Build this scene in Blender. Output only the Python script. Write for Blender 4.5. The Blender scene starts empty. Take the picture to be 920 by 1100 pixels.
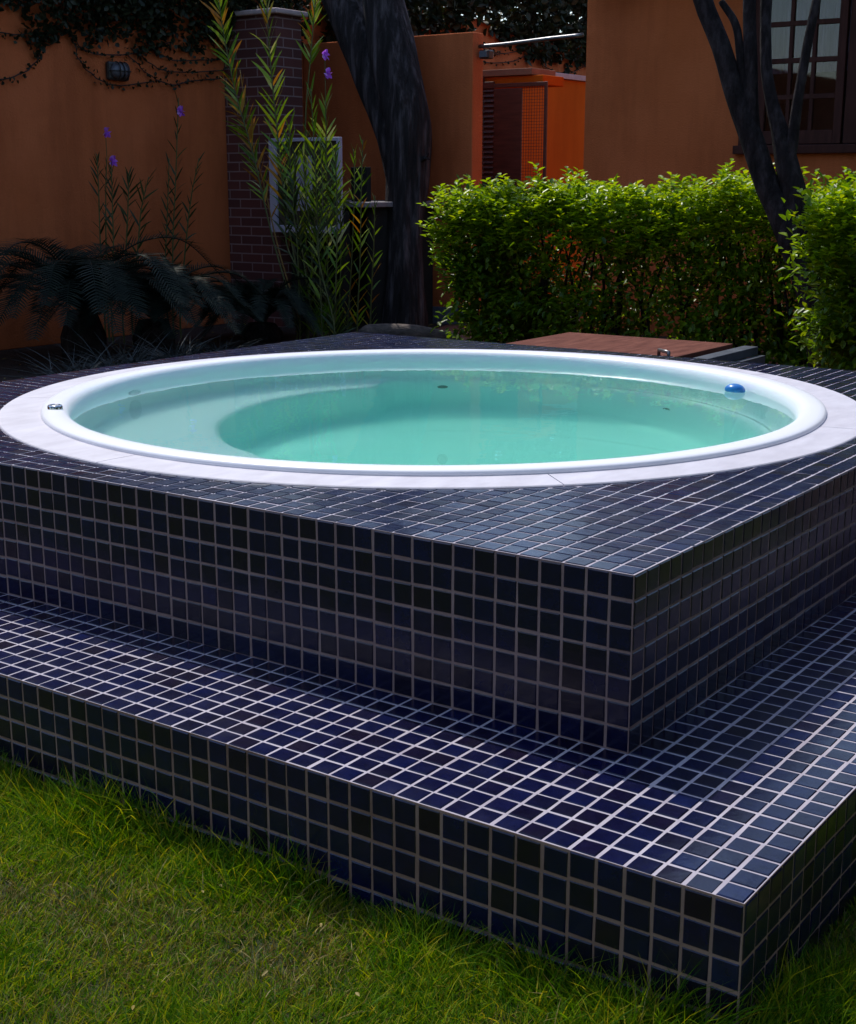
import bpy, bmesh, math, random
import numpy as np
from mathutils import Vector, Matrix, noise

random.seed(11)
RNG = np.random.default_rng(11)
PI = math.pi
scene = bpy.context.scene
C = scene.collection


# ------------------------------------------------------------------ helpers
def tag(o, label=None, cat=None, group=None, kind=None):
    if label: o['label'] = label
    if cat: o['category'] = cat
    if group: o['group'] = group
    if kind: o['kind'] = kind
    return o


def empty(name, loc, label, cat, group=None, rz=0.0):
    o = bpy.data.objects.new(name, None)
    o.empty_display_size = 0.1
    C.objects.link(o)
    o.location = loc
    o.rotation_euler = (0, 0, rz)
    return tag(o, label, cat, group)


def link_mesh(name, me, mat, parent=None, smooth=False):
    o = bpy.data.objects.new(name, me)
    C.objects.link(o)
    for m in (mat if isinstance(mat, (list, tuple)) else [mat]):
        me.materials.append(m)
    if smooth and len(me.polygons):
        me.polygons.foreach_set('use_smooth', np.ones(len(me.polygons), dtype=bool))
    if parent is not None:
        o.parent = parent
        # geometry is written in world coordinates: undo the parent's placement
        p = parent
        M = Matrix.Identity(4)
        while p is not None:
            M = p.matrix_basis @ M if p.parent is None else p.matrix_basis @ M
            p = p.parent
        if not parent.get('local'):
            me.transform(M.inverted())
    me.update()
    return o


class MB:
    """collects shapes and links them as one mesh object"""
    def __init__(self):
        self.v = []; self.f = []; self.m = []

    def add(self, vs, fs, mi=0):
        n = len(self.v)
        self.v.extend([tuple(p) for p in vs])
        for q in fs:
            self.f.append(tuple(i + n for i in q)); self.m.append(mi)

    def box(self, x0, x1, y0, y1, z0, z1, mi=0):
        vs = [(x0, y0, z0), (x1, y0, z0), (x1, y1, z0), (x0, y1, z0),
              (x0, y0, z1), (x1, y0, z1), (x1, y1, z1), (x0, y1, z1)]
        self.add(vs, [(0, 3, 2, 1), (4, 5, 6, 7), (0, 1, 5, 4), (1, 2, 6, 5), (2, 3, 7, 6), (3, 0, 4, 7)], mi)

    def bbox(self, x0, x1, y0, y1, z0, z1, b=0.006, mi=0):
        """box with bevelled edges"""
        bm = bmesh.new()
        bmesh.ops.create_cube(bm, size=1)
        for v in bm.verts:
            v.co = Vector(((x0 + x1) / 2 + v.co.x * (x1 - x0), (y0 + y1) / 2 + v.co.y * (y1 - y0), (z0 + z1) / 2 + v.co.z * (z1 - z0)))
        bmesh.ops.bevel(bm, geom=bm.edges[:], offset=b, segments=2, profile=0.5, affect='EDGES')
        bm.verts.ensure_lookup_table()
        self.add([v.co[:] for v in bm.verts], [[v.index for v in f.verts] for f in bm.faces], mi)
        bm.free()

    def tube(self, pts, radii, sides=10, rough=0.0, seed=0, mi=0, cap=True):
        pts = [Vector(p) for p in pts]
        if not isinstance(radii, (list, tuple)): radii = [radii] * len(pts)
        ref = Vector((0.31, 0.95, 0.05)).normalized()
        rings = []
        for i, p in enumerate(pts):
            t = (pts[min(i + 1, len(pts) - 1)] - pts[max(i - 1, 0)]).normalized()
            a = ref - t * ref.dot(t)
            if a.length < 0.05: a = Vector((0, 0, 1)) - t * t.z
            a.normalize(); ref = a
            b = t.cross(a)
            ring = []
            for k in range(sides):
                th = 2 * PI * k / sides
                r = radii[i]
                if rough:
                    n = noise.noise(Vector((math.cos(th) * 2.1 + seed, math.sin(th) * 2.1, p.z * 0.9 + i * 0.02)))
                    n2 = noise.noise(Vector((math.cos(th) * 6 + seed * 2, math.sin(th) * 6, p.z * 2.2)))
                    r *= 1 + rough * (n + 0.7 * n2)
                ring.append(p + (a * math.cos(th) + b * math.sin(th)) * r)
            rings.append(ring)
        vs = [q for r in rings for q in r]
        fs = []
        for i in range(len(rings) - 1):
            for k in range(sides):
                k2 = (k + 1) % sides
                fs.append((i * sides + k, i * sides + k2, (i + 1) * sides + k2, (i + 1) * sides + k))
        if cap:
            fs.append(tuple(range(sides))[::-1])
            fs.append(tuple((len(rings) - 1) * sides + k for k in range(sides)))
        self.add(vs, fs, mi)

    def build(self, name, mat, parent=None, smooth=False):
        me = bpy.data.meshes.new(name)
        me.from_pydata(self.v, [], self.f)
        if any(self.m): me.polygons.foreach_set('material_index', self.m)
        return link_mesh(name, me, mat, parent, smooth)


def spline(pts, n):
    """Catmull-Rom through control points"""
    P = [Vector(p) for p in pts]
    P = [P[0] * 2 - P[1]] + P + [P[-1] * 2 - P[-2]]
    out = []
    segs = len(P) - 3
    for i in range(n):
        t = i / (n - 1) * segs
        k = min(int(t), segs - 1); t -= k
        a, b, c, d = P[k:k + 4]
        out.append(0.5 * ((2 * b) + (c - a) * t + (2 * a - 5 * b + 4 * c - d) * t * t + (3 * b - a - 3 * c + d) * t ** 3))
    return out


def unit(a):
    return a / np.maximum(np.linalg.norm(a, axis=-1, keepdims=True), 1e-9)


def mesh_np(name, V, F, mat, parent=None, mi=None, smooth=False):
    """V (n,3); F (m,3)"""
    me = bpy.data.meshes.new(name)
    me.vertices.add(len(V)); me.vertices.foreach_set('co', np.asarray(V, np.float32).ravel())
    nf, k = F.shape
    me.loops.add(nf * k); me.loops.foreach_set('vertex_index', np.asarray(F, np.int32).ravel())
    me.polygons.add(nf)
    me.polygons.foreach_set('loop_start', np.arange(0, nf * k, k, dtype=np.int32))
    me.polygons.foreach_set('loop_total', np.full(nf, k, np.int32))
    if mi is not None: me.polygons.foreach_set('material_index', np.asarray(mi, np.int32))
    me.update(calc_edges=True)
    return link_mesh(name, me, mat, parent, smooth)


def leaf_geo(P, D, L, W, fold=0.25, up=None, droop=0.12):
    """folded leaves with six points each: base, two pairs of margin points, tip"""
    n = len(P)
    R = RNG.normal(size=(n, 3)) if up is None else up + 0.25 * RNG.normal(size=(n, 3))
    S = unit(np.cross(D, R)); N = unit(np.cross(S, D))
    L = np.broadcast_to(np.asarray(L, float), (n,))[:, None]; W = np.broadcast_to(np.asarray(W, float), (n,))[:, None]
    b = P
    m1 = P + D * L * 0.36 + N * 0.0
    m2 = P + D * L * 0.72 - N * L * droop * 0.5
    t = P + D * L - N * L * droop
    V = np.stack([b, m1 + S * W * .5 + N * W * fold, m1 - S * W * .5 + N * W * fold,
                  m2 + S * W * .36 + N * W * fold * .6, m2 - S * W * .36 + N * W * fold * .6, t], 1)
    f = np.array([(0, 1, 5), (1, 3, 5), (0, 5, 2), (2, 5, 4)])
    F = (np.arange(n)[:, None, None] * 6 + f[None]).reshape(-1, 3)
    return V.reshape(-1, 3), F


def blade_geo(P, D, L, W, bend, K=4, side=None, wprof=None):
    """long narrow bent strips: P root, D start direction, bend vector added with t squared"""
    n = len(P)
    L = np.broadcast_to(np.asarray(L, float), (n,))[:, None]; W = np.broadcast_to(np.asarray(W, float), (n,))[:, None]
    if side is None:
        side = unit(np.cross(D, RNG.normal(size=(n, 3))))
    rows = []
    for k in range(K):
        t = k / K
        c = P + D * L * t + bend * L * t * t
        w = W * (wprof(t) if wprof else (1 - t ** 1.6) * 0.5 + 0.0)
        rows += [c + side * w, c - side * w]
    rows.append(P + D * L + bend * L)
    V = np.stack(rows, 1); m = 2 * K + 1
    f = []
    for k in range(K - 1):
        a, b_, c, d = 2 * k, 2 * k + 1, 2 * k + 2, 2 * k + 3
        f += [(a, b_, d), (a, d, c)]
    f.append((2 * K - 2, 2 * K - 1, 2 * K))
    F = (np.arange(n)[:, None, None] * m + np.array(f)[None]).reshape(-1, 3)
    return V.reshape(-1, 3), F


# ------------------------------------------------------------------ materials
def new_mat(name):
    m = bpy.data.materials.new(name); m.use_nodes = True
    nt = m.node_tree
    return m, nt, nt.nodes['Principled BSDF'], nt.nodes['Material Output']


def N(nt, t, **kw):
    n = nt.nodes.new(t)
    for k, v in kw.items():
        if k.startswith('i_'): n.inputs[k[2:].replace('_', ' ')].default_value = v
        else: setattr(n, k, v)
    return n


def ramp(nt, stops, interp='LINEAR'):
    r = nt.nodes.new('ShaderNodeValToRGB'); cr = r.color_ramp; cr.interpolation = interp
    while len(cr.elements) < len(stops): cr.elements.new(0.5)
    for e, (p, c) in zip(cr.elements, stops):
        e.position = p; e.color = (*c, 1)
    return r


def surf(name, c1, c2, scale=6.0, rough=0.8, bump=0.2, bscale=60.0, detail=6, coat=0.0, spec=0.5, dist=0.004, c3=None, stretch=None):
    """noise-mottled surface with a fine bump"""
    m, nt, bs, out = new_mat(name)
    tc = N(nt, 'ShaderNodeTexCoord'); src = tc.outputs['Object']
    if stretch:
        mp = N(nt, 'ShaderNodeMapping'); mp.inputs['Scale'].default_value = stretch
        nt.links.new(src, mp.inputs[0]); src = mp.outputs[0]
    n = N(nt, 'ShaderNodeTexNoise', i_Scale=scale, i_Detail=detail, i_Roughness=0.62)
    nt.links.new(src, n.inputs['Vector'])
    st = [(0.32, c1), (0.68, c2)] if c3 is None else [(0.28, c1), (0.5, c2), (0.74, c3)]
    r = ramp(nt, st); nt.links.new(n.outputs['Fac'], r.inputs[0]); nt.links.new(r.outputs[0], bs.inputs['Base Color'])
    n2 = N(nt, 'ShaderNodeTexNoise', i_Scale=bscale, i_Detail=5, i_Roughness=0.6)
    nt.links.new(src, n2.inputs['Vector'])
    b = N(nt, 'ShaderNodeBump', i_Strength=bump, i_Distance=dist)
    nt.links.new(n2.outputs['Fac'], b.inputs['Height']); nt.links.new(b.outputs[0], bs.inputs['Normal'])
    bs.inputs['Roughness'].default_value = rough
    bs.inputs['Specular IOR Level'].default_value = spec
    bs.inputs['Coat Weight'].default_value = coat
    return m


def leaf_mat(name, stops, rough=0.45, trans=0.35, tint=(1.25, 1.15, 0.5), spec=0.4):
    m, nt, bs, out = new_mat(name)
    g = N(nt, 'ShaderNodeNewGeometry')
    r = ramp(nt, stops); nt.links.new(g.outputs['Random Per Island'], r.inputs[0])
    nt.links.new(r.outputs[0], bs.inputs['Base Color'])
    bs.inputs['Roughness'].default_value = rough; bs.inputs['Specular IOR Level'].default_value = spec
    tr = N(nt, 'ShaderNodeBsdfTranslucent')
    mul = N(nt, 'ShaderNodeMix', data_type='RGBA', blend_type='MULTIPLY'); mul.inputs[0].default_value = 1
    nt.links.new(r.outputs[0], mul.inputs[6]); mul.inputs[7].default_value = (*tint, 1)
    nt.links.new(mul.outputs[2], tr.inputs[0])
    mx = N(nt, 'ShaderNodeMixShader'); mx.inputs[0].default_value = trans
    nt.links.new(bs.outputs[0], mx.inputs[1]); nt.links.new(tr.outputs[0], mx.inputs[2])
    nt.links.new(mx.outputs[0], out.inputs['Surface'])
    return m


def tile_mat(name):
    m, nt, bs, out = new_mat(name)
    g = N(nt, 'ShaderNodeNewGeometry')
    r = ramp(nt, [(0.0, (0.002, 0.003, 0.030)), (0.22, (0.002, 0.004, 0.038)), (0.42, (0.003, 0.003, 0.026)), (0.58, (0.002, 0.005, 0.046)),
                  (0.74, (0.003, 0.003, 0.022)), (0.92, (0.006, 0.003, 0.017)), (1.0, (0.002, 0.006, 0.052))])
    nt.links.new(g.outputs['Random Per Island'], r.inputs[0])
    tc = N(nt, 'ShaderNodeTexCoord')
    n = N(nt, 'ShaderNodeTexNoise', i_Scale=38, i_Detail=5, i_Roughness=0.65); nt.links.new(tc.outputs['Object'], n.inputs['Vector'])
    mx = N(nt, 'ShaderNodeMix', data_type='RGBA', blend_type='MULTIPLY'); mx.inputs[0].default_value = 0.75
    nt.links.new(r.outputs[0], mx.inputs[6])
    r2 = ramp(nt, [(0.3, (0.55, 0.5, 0.55)), (0.7, (1.5, 1.45, 1.3))]); nt.links.new(n.outputs['Fac'], r2.inputs[0]); nt.links.new(r2.outputs[0], mx.inputs[7])
    nt.links.new(mx.outputs[2], bs.inputs['Base Color'])
    rr = N(nt, 'ShaderNodeMapRange'); rr.inputs[3].default_value = 0.10; rr.inputs[4].default_value = 0.30
    n3 = N(nt, 'ShaderNodeTexNoise', i_Scale=14, i_Detail=4); nt.links.new(tc.outputs['Object'], n3.inputs['Vector'])
    nt.links.new(n3.outputs['Fac'], rr.inputs[0]); nt.links.new(rr.outputs[0], bs.inputs['Roughness'])
    n4 = N(nt, 'ShaderNodeTexNoise', i_Scale=55, i_Detail=2); nt.links.new(tc.outputs['Object'], n4.inputs['Vector'])
    b = N(nt, 'ShaderNodeBump', i_Strength=0.25, i_Distance=0.0012); nt.links.new(n4.outputs['Fac'], b.inputs['Height']); nt.links.new(b.outputs[0], bs.inputs['Normal'])
    bs.inputs['Specular IOR Level'].default_value = 0.5
    return m


def brick_mat():
    m, nt, bs, out = new_mat('dark_brick')
    tc = N(nt, 'ShaderNodeTexCoord'); sp = N(nt, 'ShaderNodeSeparateXYZ'); nt.links.new(tc.outputs['Object'], sp.inputs[0])
    ad = N(nt, 'ShaderNodeMath', operation='ADD'); nt.links.new(sp.outputs[0], ad.inputs[0]); nt.links.new(sp.outputs[1], ad.inputs[1])
    cb = N(nt, 'ShaderNodeCombineXYZ'); nt.links.new(ad.outputs[0], cb.inputs[0]); nt.links.new(sp.outputs[2], cb.inputs[1])
    br = N(nt, 'ShaderNodeTexBrick', i_Scale=1.0, i_Mortar_Size=0.006, i_Brick_Width=0.24, i_Row_Height=0.078, i_Mortar_Smooth=0.2, i_Bias=0.0)
    br.inputs['Color1'].default_value = (0.13, 0.035, 0.03, 1); br.inputs['Color2'].default_value = (0.085, 0.026, 0.026, 1); br.inputs['Mortar'].default_value = (0.26, 0.17, 0.17, 1)
    nt.links.new(cb.outputs[0], br.inputs['Vector']); nt.links.new(br.outputs['Color'], bs.inputs['Base Color'])
    b = N(nt, 'ShaderNodeBump', i_Strength=0.8, i_Distance=0.006); b.invert = True
    nt.links.new(br.outputs['Fac'], b.inputs['Height']); nt.links.new(b.outputs[0], bs.inputs['Normal'])
    bs.inputs['Roughness'].default_value = 0.8
    return m


M = {}
M['orange'] = surf('orange_render', (0.55, 0.138, 0.046), (0.64, 0.170, 0.064), 1.3, 0.95, 0.9, 75, dist=0.008, spec=.12)
M['orange_glow'] = surf('glow_orange_render', (0.50, 0.100, 0.006), (0.58, 0.125, 0.010), 1.3, 0.95, 0.6, 130, dist=0.004, spec=.08)  # same orange render; warm bounced light of the recess put into the colour
M['plinth'] = surf('grey_plinth', (0.10, 0.10, 0.14), (0.17, 0.16, 0.2), 5, 0.85)
M['coping_wall'] = surf('pale_coping', (0.40, 0.30, 0.30), (0.55, 0.42, 0.42), 8, 0.8)
M['brown_coping'] = surf('brown_coping', (0.22, 0.10, 0.06), (0.30, 0.14, 0.08), 8, 0.8)
M['brick'] = brick_mat()
M['wood_dark'] = surf('dark_red_wood', (0.055, 0.017, 0.013), (0.11, 0.034, 0.025), 4, 0.5, 0.25, 40, stretch=(1, 1, 8))
M['wood_win'] = surf('brown_window_wood', (0.045, 0.014, 0.012), (0.08, 0.026, 0.021), 4, 0.6, 0.2, 40, stretch=(6, 6, 1), spec=.15)
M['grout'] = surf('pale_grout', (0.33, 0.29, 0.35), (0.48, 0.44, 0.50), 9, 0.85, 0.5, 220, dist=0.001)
M['grout_side'] = surf('side_shade_grout', (0.26, 0.165, 0.17), (0.37, 0.26, 0.265), 9, 0.85, 0.5, 220, dist=0.001)  # darker grout: shade of the upright faces put into its colour
M['grout_low'] = surf('earth_stained_shaded_grout', (0.20, 0.115, 0.095), (0.33, 0.22, 0.20), 7, 0.9, 0.5, 220, dist=0.001)  # brown from earth stains, darkened further for the shade on the risers
M['tile'] = tile_mat('navy_glazed_tile')
M['stone'] = surf('white_stone', (0.52, 0.495, 0.56), (0.64, 0.615, 0.685), 7, 0.55, 0.25, 90, dist=0.001, stretch=(1, 2.5, 1))
M['acrylic'] = surf('white_acrylic', (0.86, 0.87, 0.93), (0.89, 0.89, 0.95), 3, 0.32, 0.02, 20, spec=0.3)
M['chrome'] = surf('chrome', (0.6, 0.6, 0.62), (0.7, 0.7, 0.72), 5, 0.15, 0.0)
M['chrome'].node_tree.nodes['Principled BSDF'].inputs['Metallic'].default_value = 1
M['dark_plastic'] = surf('dark_plastic', (0.03, 0.05, 0.05), (0.05, 0.08, 0.08), 5, 0.4, 0.0)
M['pale_plastic'] = surf('pale_plastic', (0.35, 0.45, 0.45), (0.42, 0.52, 0.52), 5, 0.4, 0.0)
M['blue_plastic'] = surf('blue_plastic', (0.01, 0.15, 0.50), (0.015, 0.20, 0.58), 30, 0.3, 0.0)
M['black_metal'] = surf('black_metal', (0.02, 0.018, 0.02), (0.035, 0.03, 0.03), 9, 0.4, 0.1)
M['lamp_glass'] = surf('lamp_glass', (0.09, 0.09, 0.11), (0.14, 0.14, 0.17), 9, 0.25, 0.0)
M['galv'] = surf('galvanised_pipe', (0.16, 0.15, 0.16), (0.26, 0.25, 0.26), 12, 0.35, 0.1)
M['galv'].node_tree.nodes['Principled BSDF'].inputs['Metallic'].default_value = 0.8
M['mesh_metal'] = surf('red_mesh_metal', (0.12, 0.03, 0.015), (0.17, 0.05, 0.02), 9, 0.6, 0.1)
M['white_frame'] = surf('white_painted_frame', (0.42, 0.40, 0.54), (0.52, 0.5, 0.64), 6, 0.5, 0.1)
M['panel'] = surf('brown_panel', (0.035, 0.028, 0.02), (0.06, 0.05, 0.035), 5, 0.6)
M['pale_panel'] = surf('pale_panel', (0.36, 0.34, 0.48), (0.44, 0.42, 0.56), 5, 0.4, 0.05)
M['slab'] = surf('grey_slab', (0.20, 0.18, 0.20), (0.3, 0.27, 0.3), 9, 0.7)
M['near_black'] = surf('near_black_brick', (0.008, 0.006, 0.006), (0.018, 0.014, 0.014), 9, 0.9)  # near-black masonry of the counter, also used on bracket and post
M['hatch'] = surf('red_hatch_board', (0.10, 0.034, 0.026), (0.19, 0.072, 0.052), 5, 0.85, 0.3, 50, stretch=(1, 5, 1), spec=.08)
M['rail'] = surf('blue_grey_rail', (0.05, 0.058, 0.075), (0.09, 0.10, 0.125), 9, 0.6, spec=.2)
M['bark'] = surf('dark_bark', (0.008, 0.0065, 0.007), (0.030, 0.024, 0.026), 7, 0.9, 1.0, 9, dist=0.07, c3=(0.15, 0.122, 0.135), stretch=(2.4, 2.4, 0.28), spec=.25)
M['bark2'] = surf('brown_bark', (0.008, 0.006, 0.006), (0.022, 0.016, 0.017), 12, 0.9, 1.0, 20, dist=0.03, spec=.2, c3=(0.07, 0.055, 0.058), stretch=(1.5, 1.5, 0.6))
M['soil'] = surf('dark_soil', (0.020, 0.011, 0.009), (0.055, 0.030, 0.022), 7, 0.95, 0.8, 40, dist=0.02)
M['red_soil'] = surf('red_earth', (0.13, 0.045, 0.025), (0.22, 0.085, 0.05), 9, 0.95, 0.8, 40, dist=0.02)
M['turf'] = surf('turf_earth', (0.018, 0.030, 0.004), (0.045, 0.050, 0.010), 12, 0.95, 0.8, 60, dist=0.02)
M['rock'] = surf('grey_rock', (0.06, 0.05, 0.055), (0.16, 0.13, 0.13), 9, 0.9, 0.8, 25, dist=0.02)
M['log'] = surf('weathered_log', (0.05, 0.04, 0.038), (0.15, 0.115, 0.10), 9, 0.9, 0.8, 25, dist=0.01, stretch=(3, 1, 3))
M['roof'] = surf('clay_roof', (0.20, 0.065, 0.04), (0.32, 0.12, 0.08), 9, 0.85, 0.5, 20)
M['curtain'] = surf('pale_curtain', (0.16, 0.12, 0.20), (0.26, 0.21, 0.32), 3, 0.9, 0.4, 18, dist=0.02, stretch=(1, 10, 0.3))
M['room'] = surf('dim_room', (0.05, 0.04, 0.045), (0.08, 0.06, 0.06), 3, 0.9)
M['stem_green'] = surf('green_stem', (0.06, 0.08, 0.02), (0.12, 0.13, 0.035), 20, 0.6, 0.1)
M['stem_straw'] = surf('straw_stem', (0.22, 0.13, 0.03), (0.34, 0.2, 0.05), 20, 0.6, 0.1)
M['twig'] = surf('vine_twig', (0.02, 0.013, 0.012), (0.045, 0.03, 0.025), 20, 0.8, 0.2)
M['petal'] = leaf_mat('purple_petal', [(0, (0.32, 0.04, 0.65)), (0.6, (0.55, 0.15, 0.8)), (1, (0.8, 0.5, 0.95))], 0.5, 0.35, (1, 1, 1.1))
M['leaf_hedge'] = leaf_mat('hedge_leaf', [(0, (0.045, 0.11, 0.006)), (0.45, (0.10, 0.20, 0.008)), (0.8, (0.15, 0.26, 0.009)), (1, (0.22, 0.30, 0.010))], 0.36, 0.5, (1.45, 1.35, 0.3))
M['leaf_new'] = leaf_mat('lime_new_leaf', [(0, (0.17, 0.30, 0.008)), (0.6, (0.25, 0.42, 0.010)), (1, (0.35, 0.46, 0.012))], 0.33, 0.55, (1.5, 1.25, 0.3))
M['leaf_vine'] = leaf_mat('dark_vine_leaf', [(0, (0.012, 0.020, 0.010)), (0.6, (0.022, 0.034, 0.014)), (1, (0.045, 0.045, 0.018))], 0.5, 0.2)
M['leaf_tree'] = leaf_mat('tree_leaf', [(0, (0.025, 0.05, 0.010)), (0.6, (0.045, 0.08, 0.015)), (1, (0.08, 0.11, 0.02))], 0.45, 0.3)
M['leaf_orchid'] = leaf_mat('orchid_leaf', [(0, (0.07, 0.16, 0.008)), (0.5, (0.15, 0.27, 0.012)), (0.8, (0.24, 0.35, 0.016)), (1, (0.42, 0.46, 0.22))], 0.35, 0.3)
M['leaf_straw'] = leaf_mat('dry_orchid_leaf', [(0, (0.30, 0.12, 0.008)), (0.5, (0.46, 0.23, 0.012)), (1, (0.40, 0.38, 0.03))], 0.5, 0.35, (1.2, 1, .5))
M['leaf_orchid_shade'] = leaf_mat('shaded_orchid_leaf', [(0, (0.016, 0.034, 0.010)), (0.6, (0.032, 0.055, 0.014)), (1, (0.07, 0.085, 0.025))], 0.45, 0.25)  # orchid leaf again, with shade put into a darker colour
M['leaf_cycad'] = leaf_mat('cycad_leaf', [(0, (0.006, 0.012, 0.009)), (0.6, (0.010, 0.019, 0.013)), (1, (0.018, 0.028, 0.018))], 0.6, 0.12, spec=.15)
M['leaf_grey'] = leaf_mat('grey_blade', [(0, (0.016, 0.022, 0.022)), (0.6, (0.032, 0.042, 0.042)), (1, (0.09, 0.10, 0.10))], 0.6, 0.2, (1, 1, 1))
M['grass'] = leaf_mat('lawn_blade', [(0, (0.020, 0.085, 0.002)), (0.45, (0.080, 0.20, 0.002)), (0.72, (0.20, 0.33, 0.003)), (0.88, (0.34, 0.37, 0.008)), (1, (0.46, 0.38, 0.04))], 0.55, 0.42, (1.4, 1.25, 0.3), spec=.18)
M['grass_dry'] = leaf_mat('dry_blade', [(0, (0.15, 0.12, 0.015)), (0.7, (0.27, 0.20, 0.04)), (1, (0.46, 0.37, 0.16))], 0.6, 0.25, (1, 1, 0.9))


def glass_mat():
    m, nt, bs, out = new_mat('window_glass')
    bs.inputs['Base Color'].default_value = (0.9, 0.92, 0.95, 1); bs.inputs['Roughness'].default_value = 0.02
    bs.inputs['Transmission Weight'].default_value = 1.0; bs.inputs['IOR'].default_value = 1.45
    return m


def water_mat():
    m, nt, bs, out = new_mat('pool_water')
    bs.inputs['Base Color'].default_value = (1, 1, 1, 1); bs.inputs['Roughness'].default_value = 0.0
    bs.inputs['Transmission Weight'].default_value = 1.0; bs.inputs['IOR'].default_value = 1.16
    tc = N(nt, 'ShaderNodeTexCoord')
    n = N(nt, 'ShaderNodeTexNoise', i_Scale=5.0, i_Detail=3, i_Roughness=0.5); nt.links.new(tc.outputs['Object'], n.inputs['Vector'])
    b = N(nt, 'ShaderNodeBump', i_Strength=0.07, i_Distance=0.012); nt.links.new(n.outputs['Fac'], b.inputs['Height']); nt.links.new(b.outputs[0], bs.inputs['Normal'])
    tr = N(nt, 'ShaderNodeBsdfTransparent'); mx = N(nt, 'ShaderNodeMixShader'); mx.inputs[0].default_value = 0.17
    nt.links.new(bs.outputs[0], mx.inputs[1]); nt.links.new(tr.outputs[0], mx.inputs[2]); nt.links.new(mx.outputs[0], out.inputs['Surface'])
    va = N(nt, 'ShaderNodeVolumeAbsorption'); va.inputs['Color'].default_value = (0.0, 0.985, 0.73, 1); va.inputs['Density'].default_value = 0.58
    nt.links.new(va.outputs[0], out.inputs['Volume'])
    return m


M['glass'] = glass_mat(); M['water'] = water_mat()


def weather(m, amount=.4):
    """rain streaks, damp blotches and a splashed foot on a rendered wall"""
    nt = m.node_tree; bs = nt.nodes['Principled BSDF']; col = bs.inputs['Base Color'].links[0].from_socket
    tc = N(nt, 'ShaderNodeTexCoord')
    mp = N(nt, 'ShaderNodeMapping'); mp.inputs['Scale'].default_value = (3.5, 3.5, .5); nt.links.new(tc.outputs['Object'], mp.inputs[0])
    n1 = N(nt, 'ShaderNodeTexNoise', i_Scale=1.0, i_Detail=6, i_Roughness=.65); nt.links.new(mp.outputs[0], n1.inputs['Vector'])
    n2 = N(nt, 'ShaderNodeTexNoise', i_Scale=.9, i_Detail=7, i_Roughness=.7); nt.links.new(tc.outputs['Object'], n2.inputs['Vector'])
    r1 = ramp(nt, [(.35, (.62, .58, .56)), (.55, (1, 1, 1)), (.8, (1.1, 1.12, 1.15))]); nt.links.new(n1.outputs['Fac'], r1.inputs[0])
    r2 = ramp(nt, [(.30, (.70, .66, .64)), (.5, (1, 1, 1)), (.75, (1.12, 1.12, 1.15))]); nt.links.new(n2.outputs['Fac'], r2.inputs[0])
    for r in (r1, r2):
        mx = N(nt, 'ShaderNodeMix', data_type='RGBA', blend_type='MULTIPLY'); mx.inputs[0].default_value = amount
        nt.links.new(col, mx.inputs[6]); nt.links.new(r.outputs[0], mx.inputs[7]); col = mx.outputs[2]
    nt.links.new(col, bs.inputs['Base Color'])


weather(M['orange'], .5); weather(M['orange_glow'], .3); weather(M['stone'], .18)

# ------------------------------------------------------------------ setting: ground, lawn, beds
ZB, ZS = 0.55, 0.20          # top of the tiled block and of the step
mb = MB()
H = 150.0
ZL = -0.045                  # the lawn lies a little lower than the planting bed
for (x0, x1, y0, y1) in ((-H, 0.1, -H, H), (2.9, H, -H, H), (0.1, 2.9, -H, 0.1), (0.1, 2.9, 2.9, H)):
    mb.add([(x0, y0, ZL - .006), (x1, y0, ZL - .006), (x1, y1, ZL - .006), (x0, y1, ZL - .006)], [(0, 1, 2, 3)])
tag(mb.build('ground', M['soil']), kind='structure')
mb = MB()
for (x0, x1, y0, y1) in ((-14, -0.3, -12, 6.0), (-0.3, 2.9, -12, -0.3)):
    mb.add([(x0, y0, ZL), (x1, y0, ZL), (x1, y1, ZL), (x0, y1, ZL)], [(0, 1, 2, 3)])
tag(mb.build('lawn', M['turf']), kind='structure')
mb = MB()
mb.box(2.95, 14, -2.0, 9.0, -.2, 0.0); mb.box(-.35, 2.949, 3.05, 9.0, -.2, 0.0)
tag(mb.build('planting_bed', M['soil']), kind='structure')
mb = MB()
mb.add([(3.6, 0.5, 0.004), (8.1, 0.5, 0.004), (8.1, 5.95, 0.004), (6.6, 5.4, 0.004)], [(0, 1, 2, 3)])
tag(mb.build('earth_bed', M['red_soil']), kind='structure')


# grass blades (nobody could count them)
def fnoise(x, y, s, o=0):
    return np.array([noise.noise(Vector((a * s + o, b * s, 0.3))) for a, b in zip(x, y)])


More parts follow.
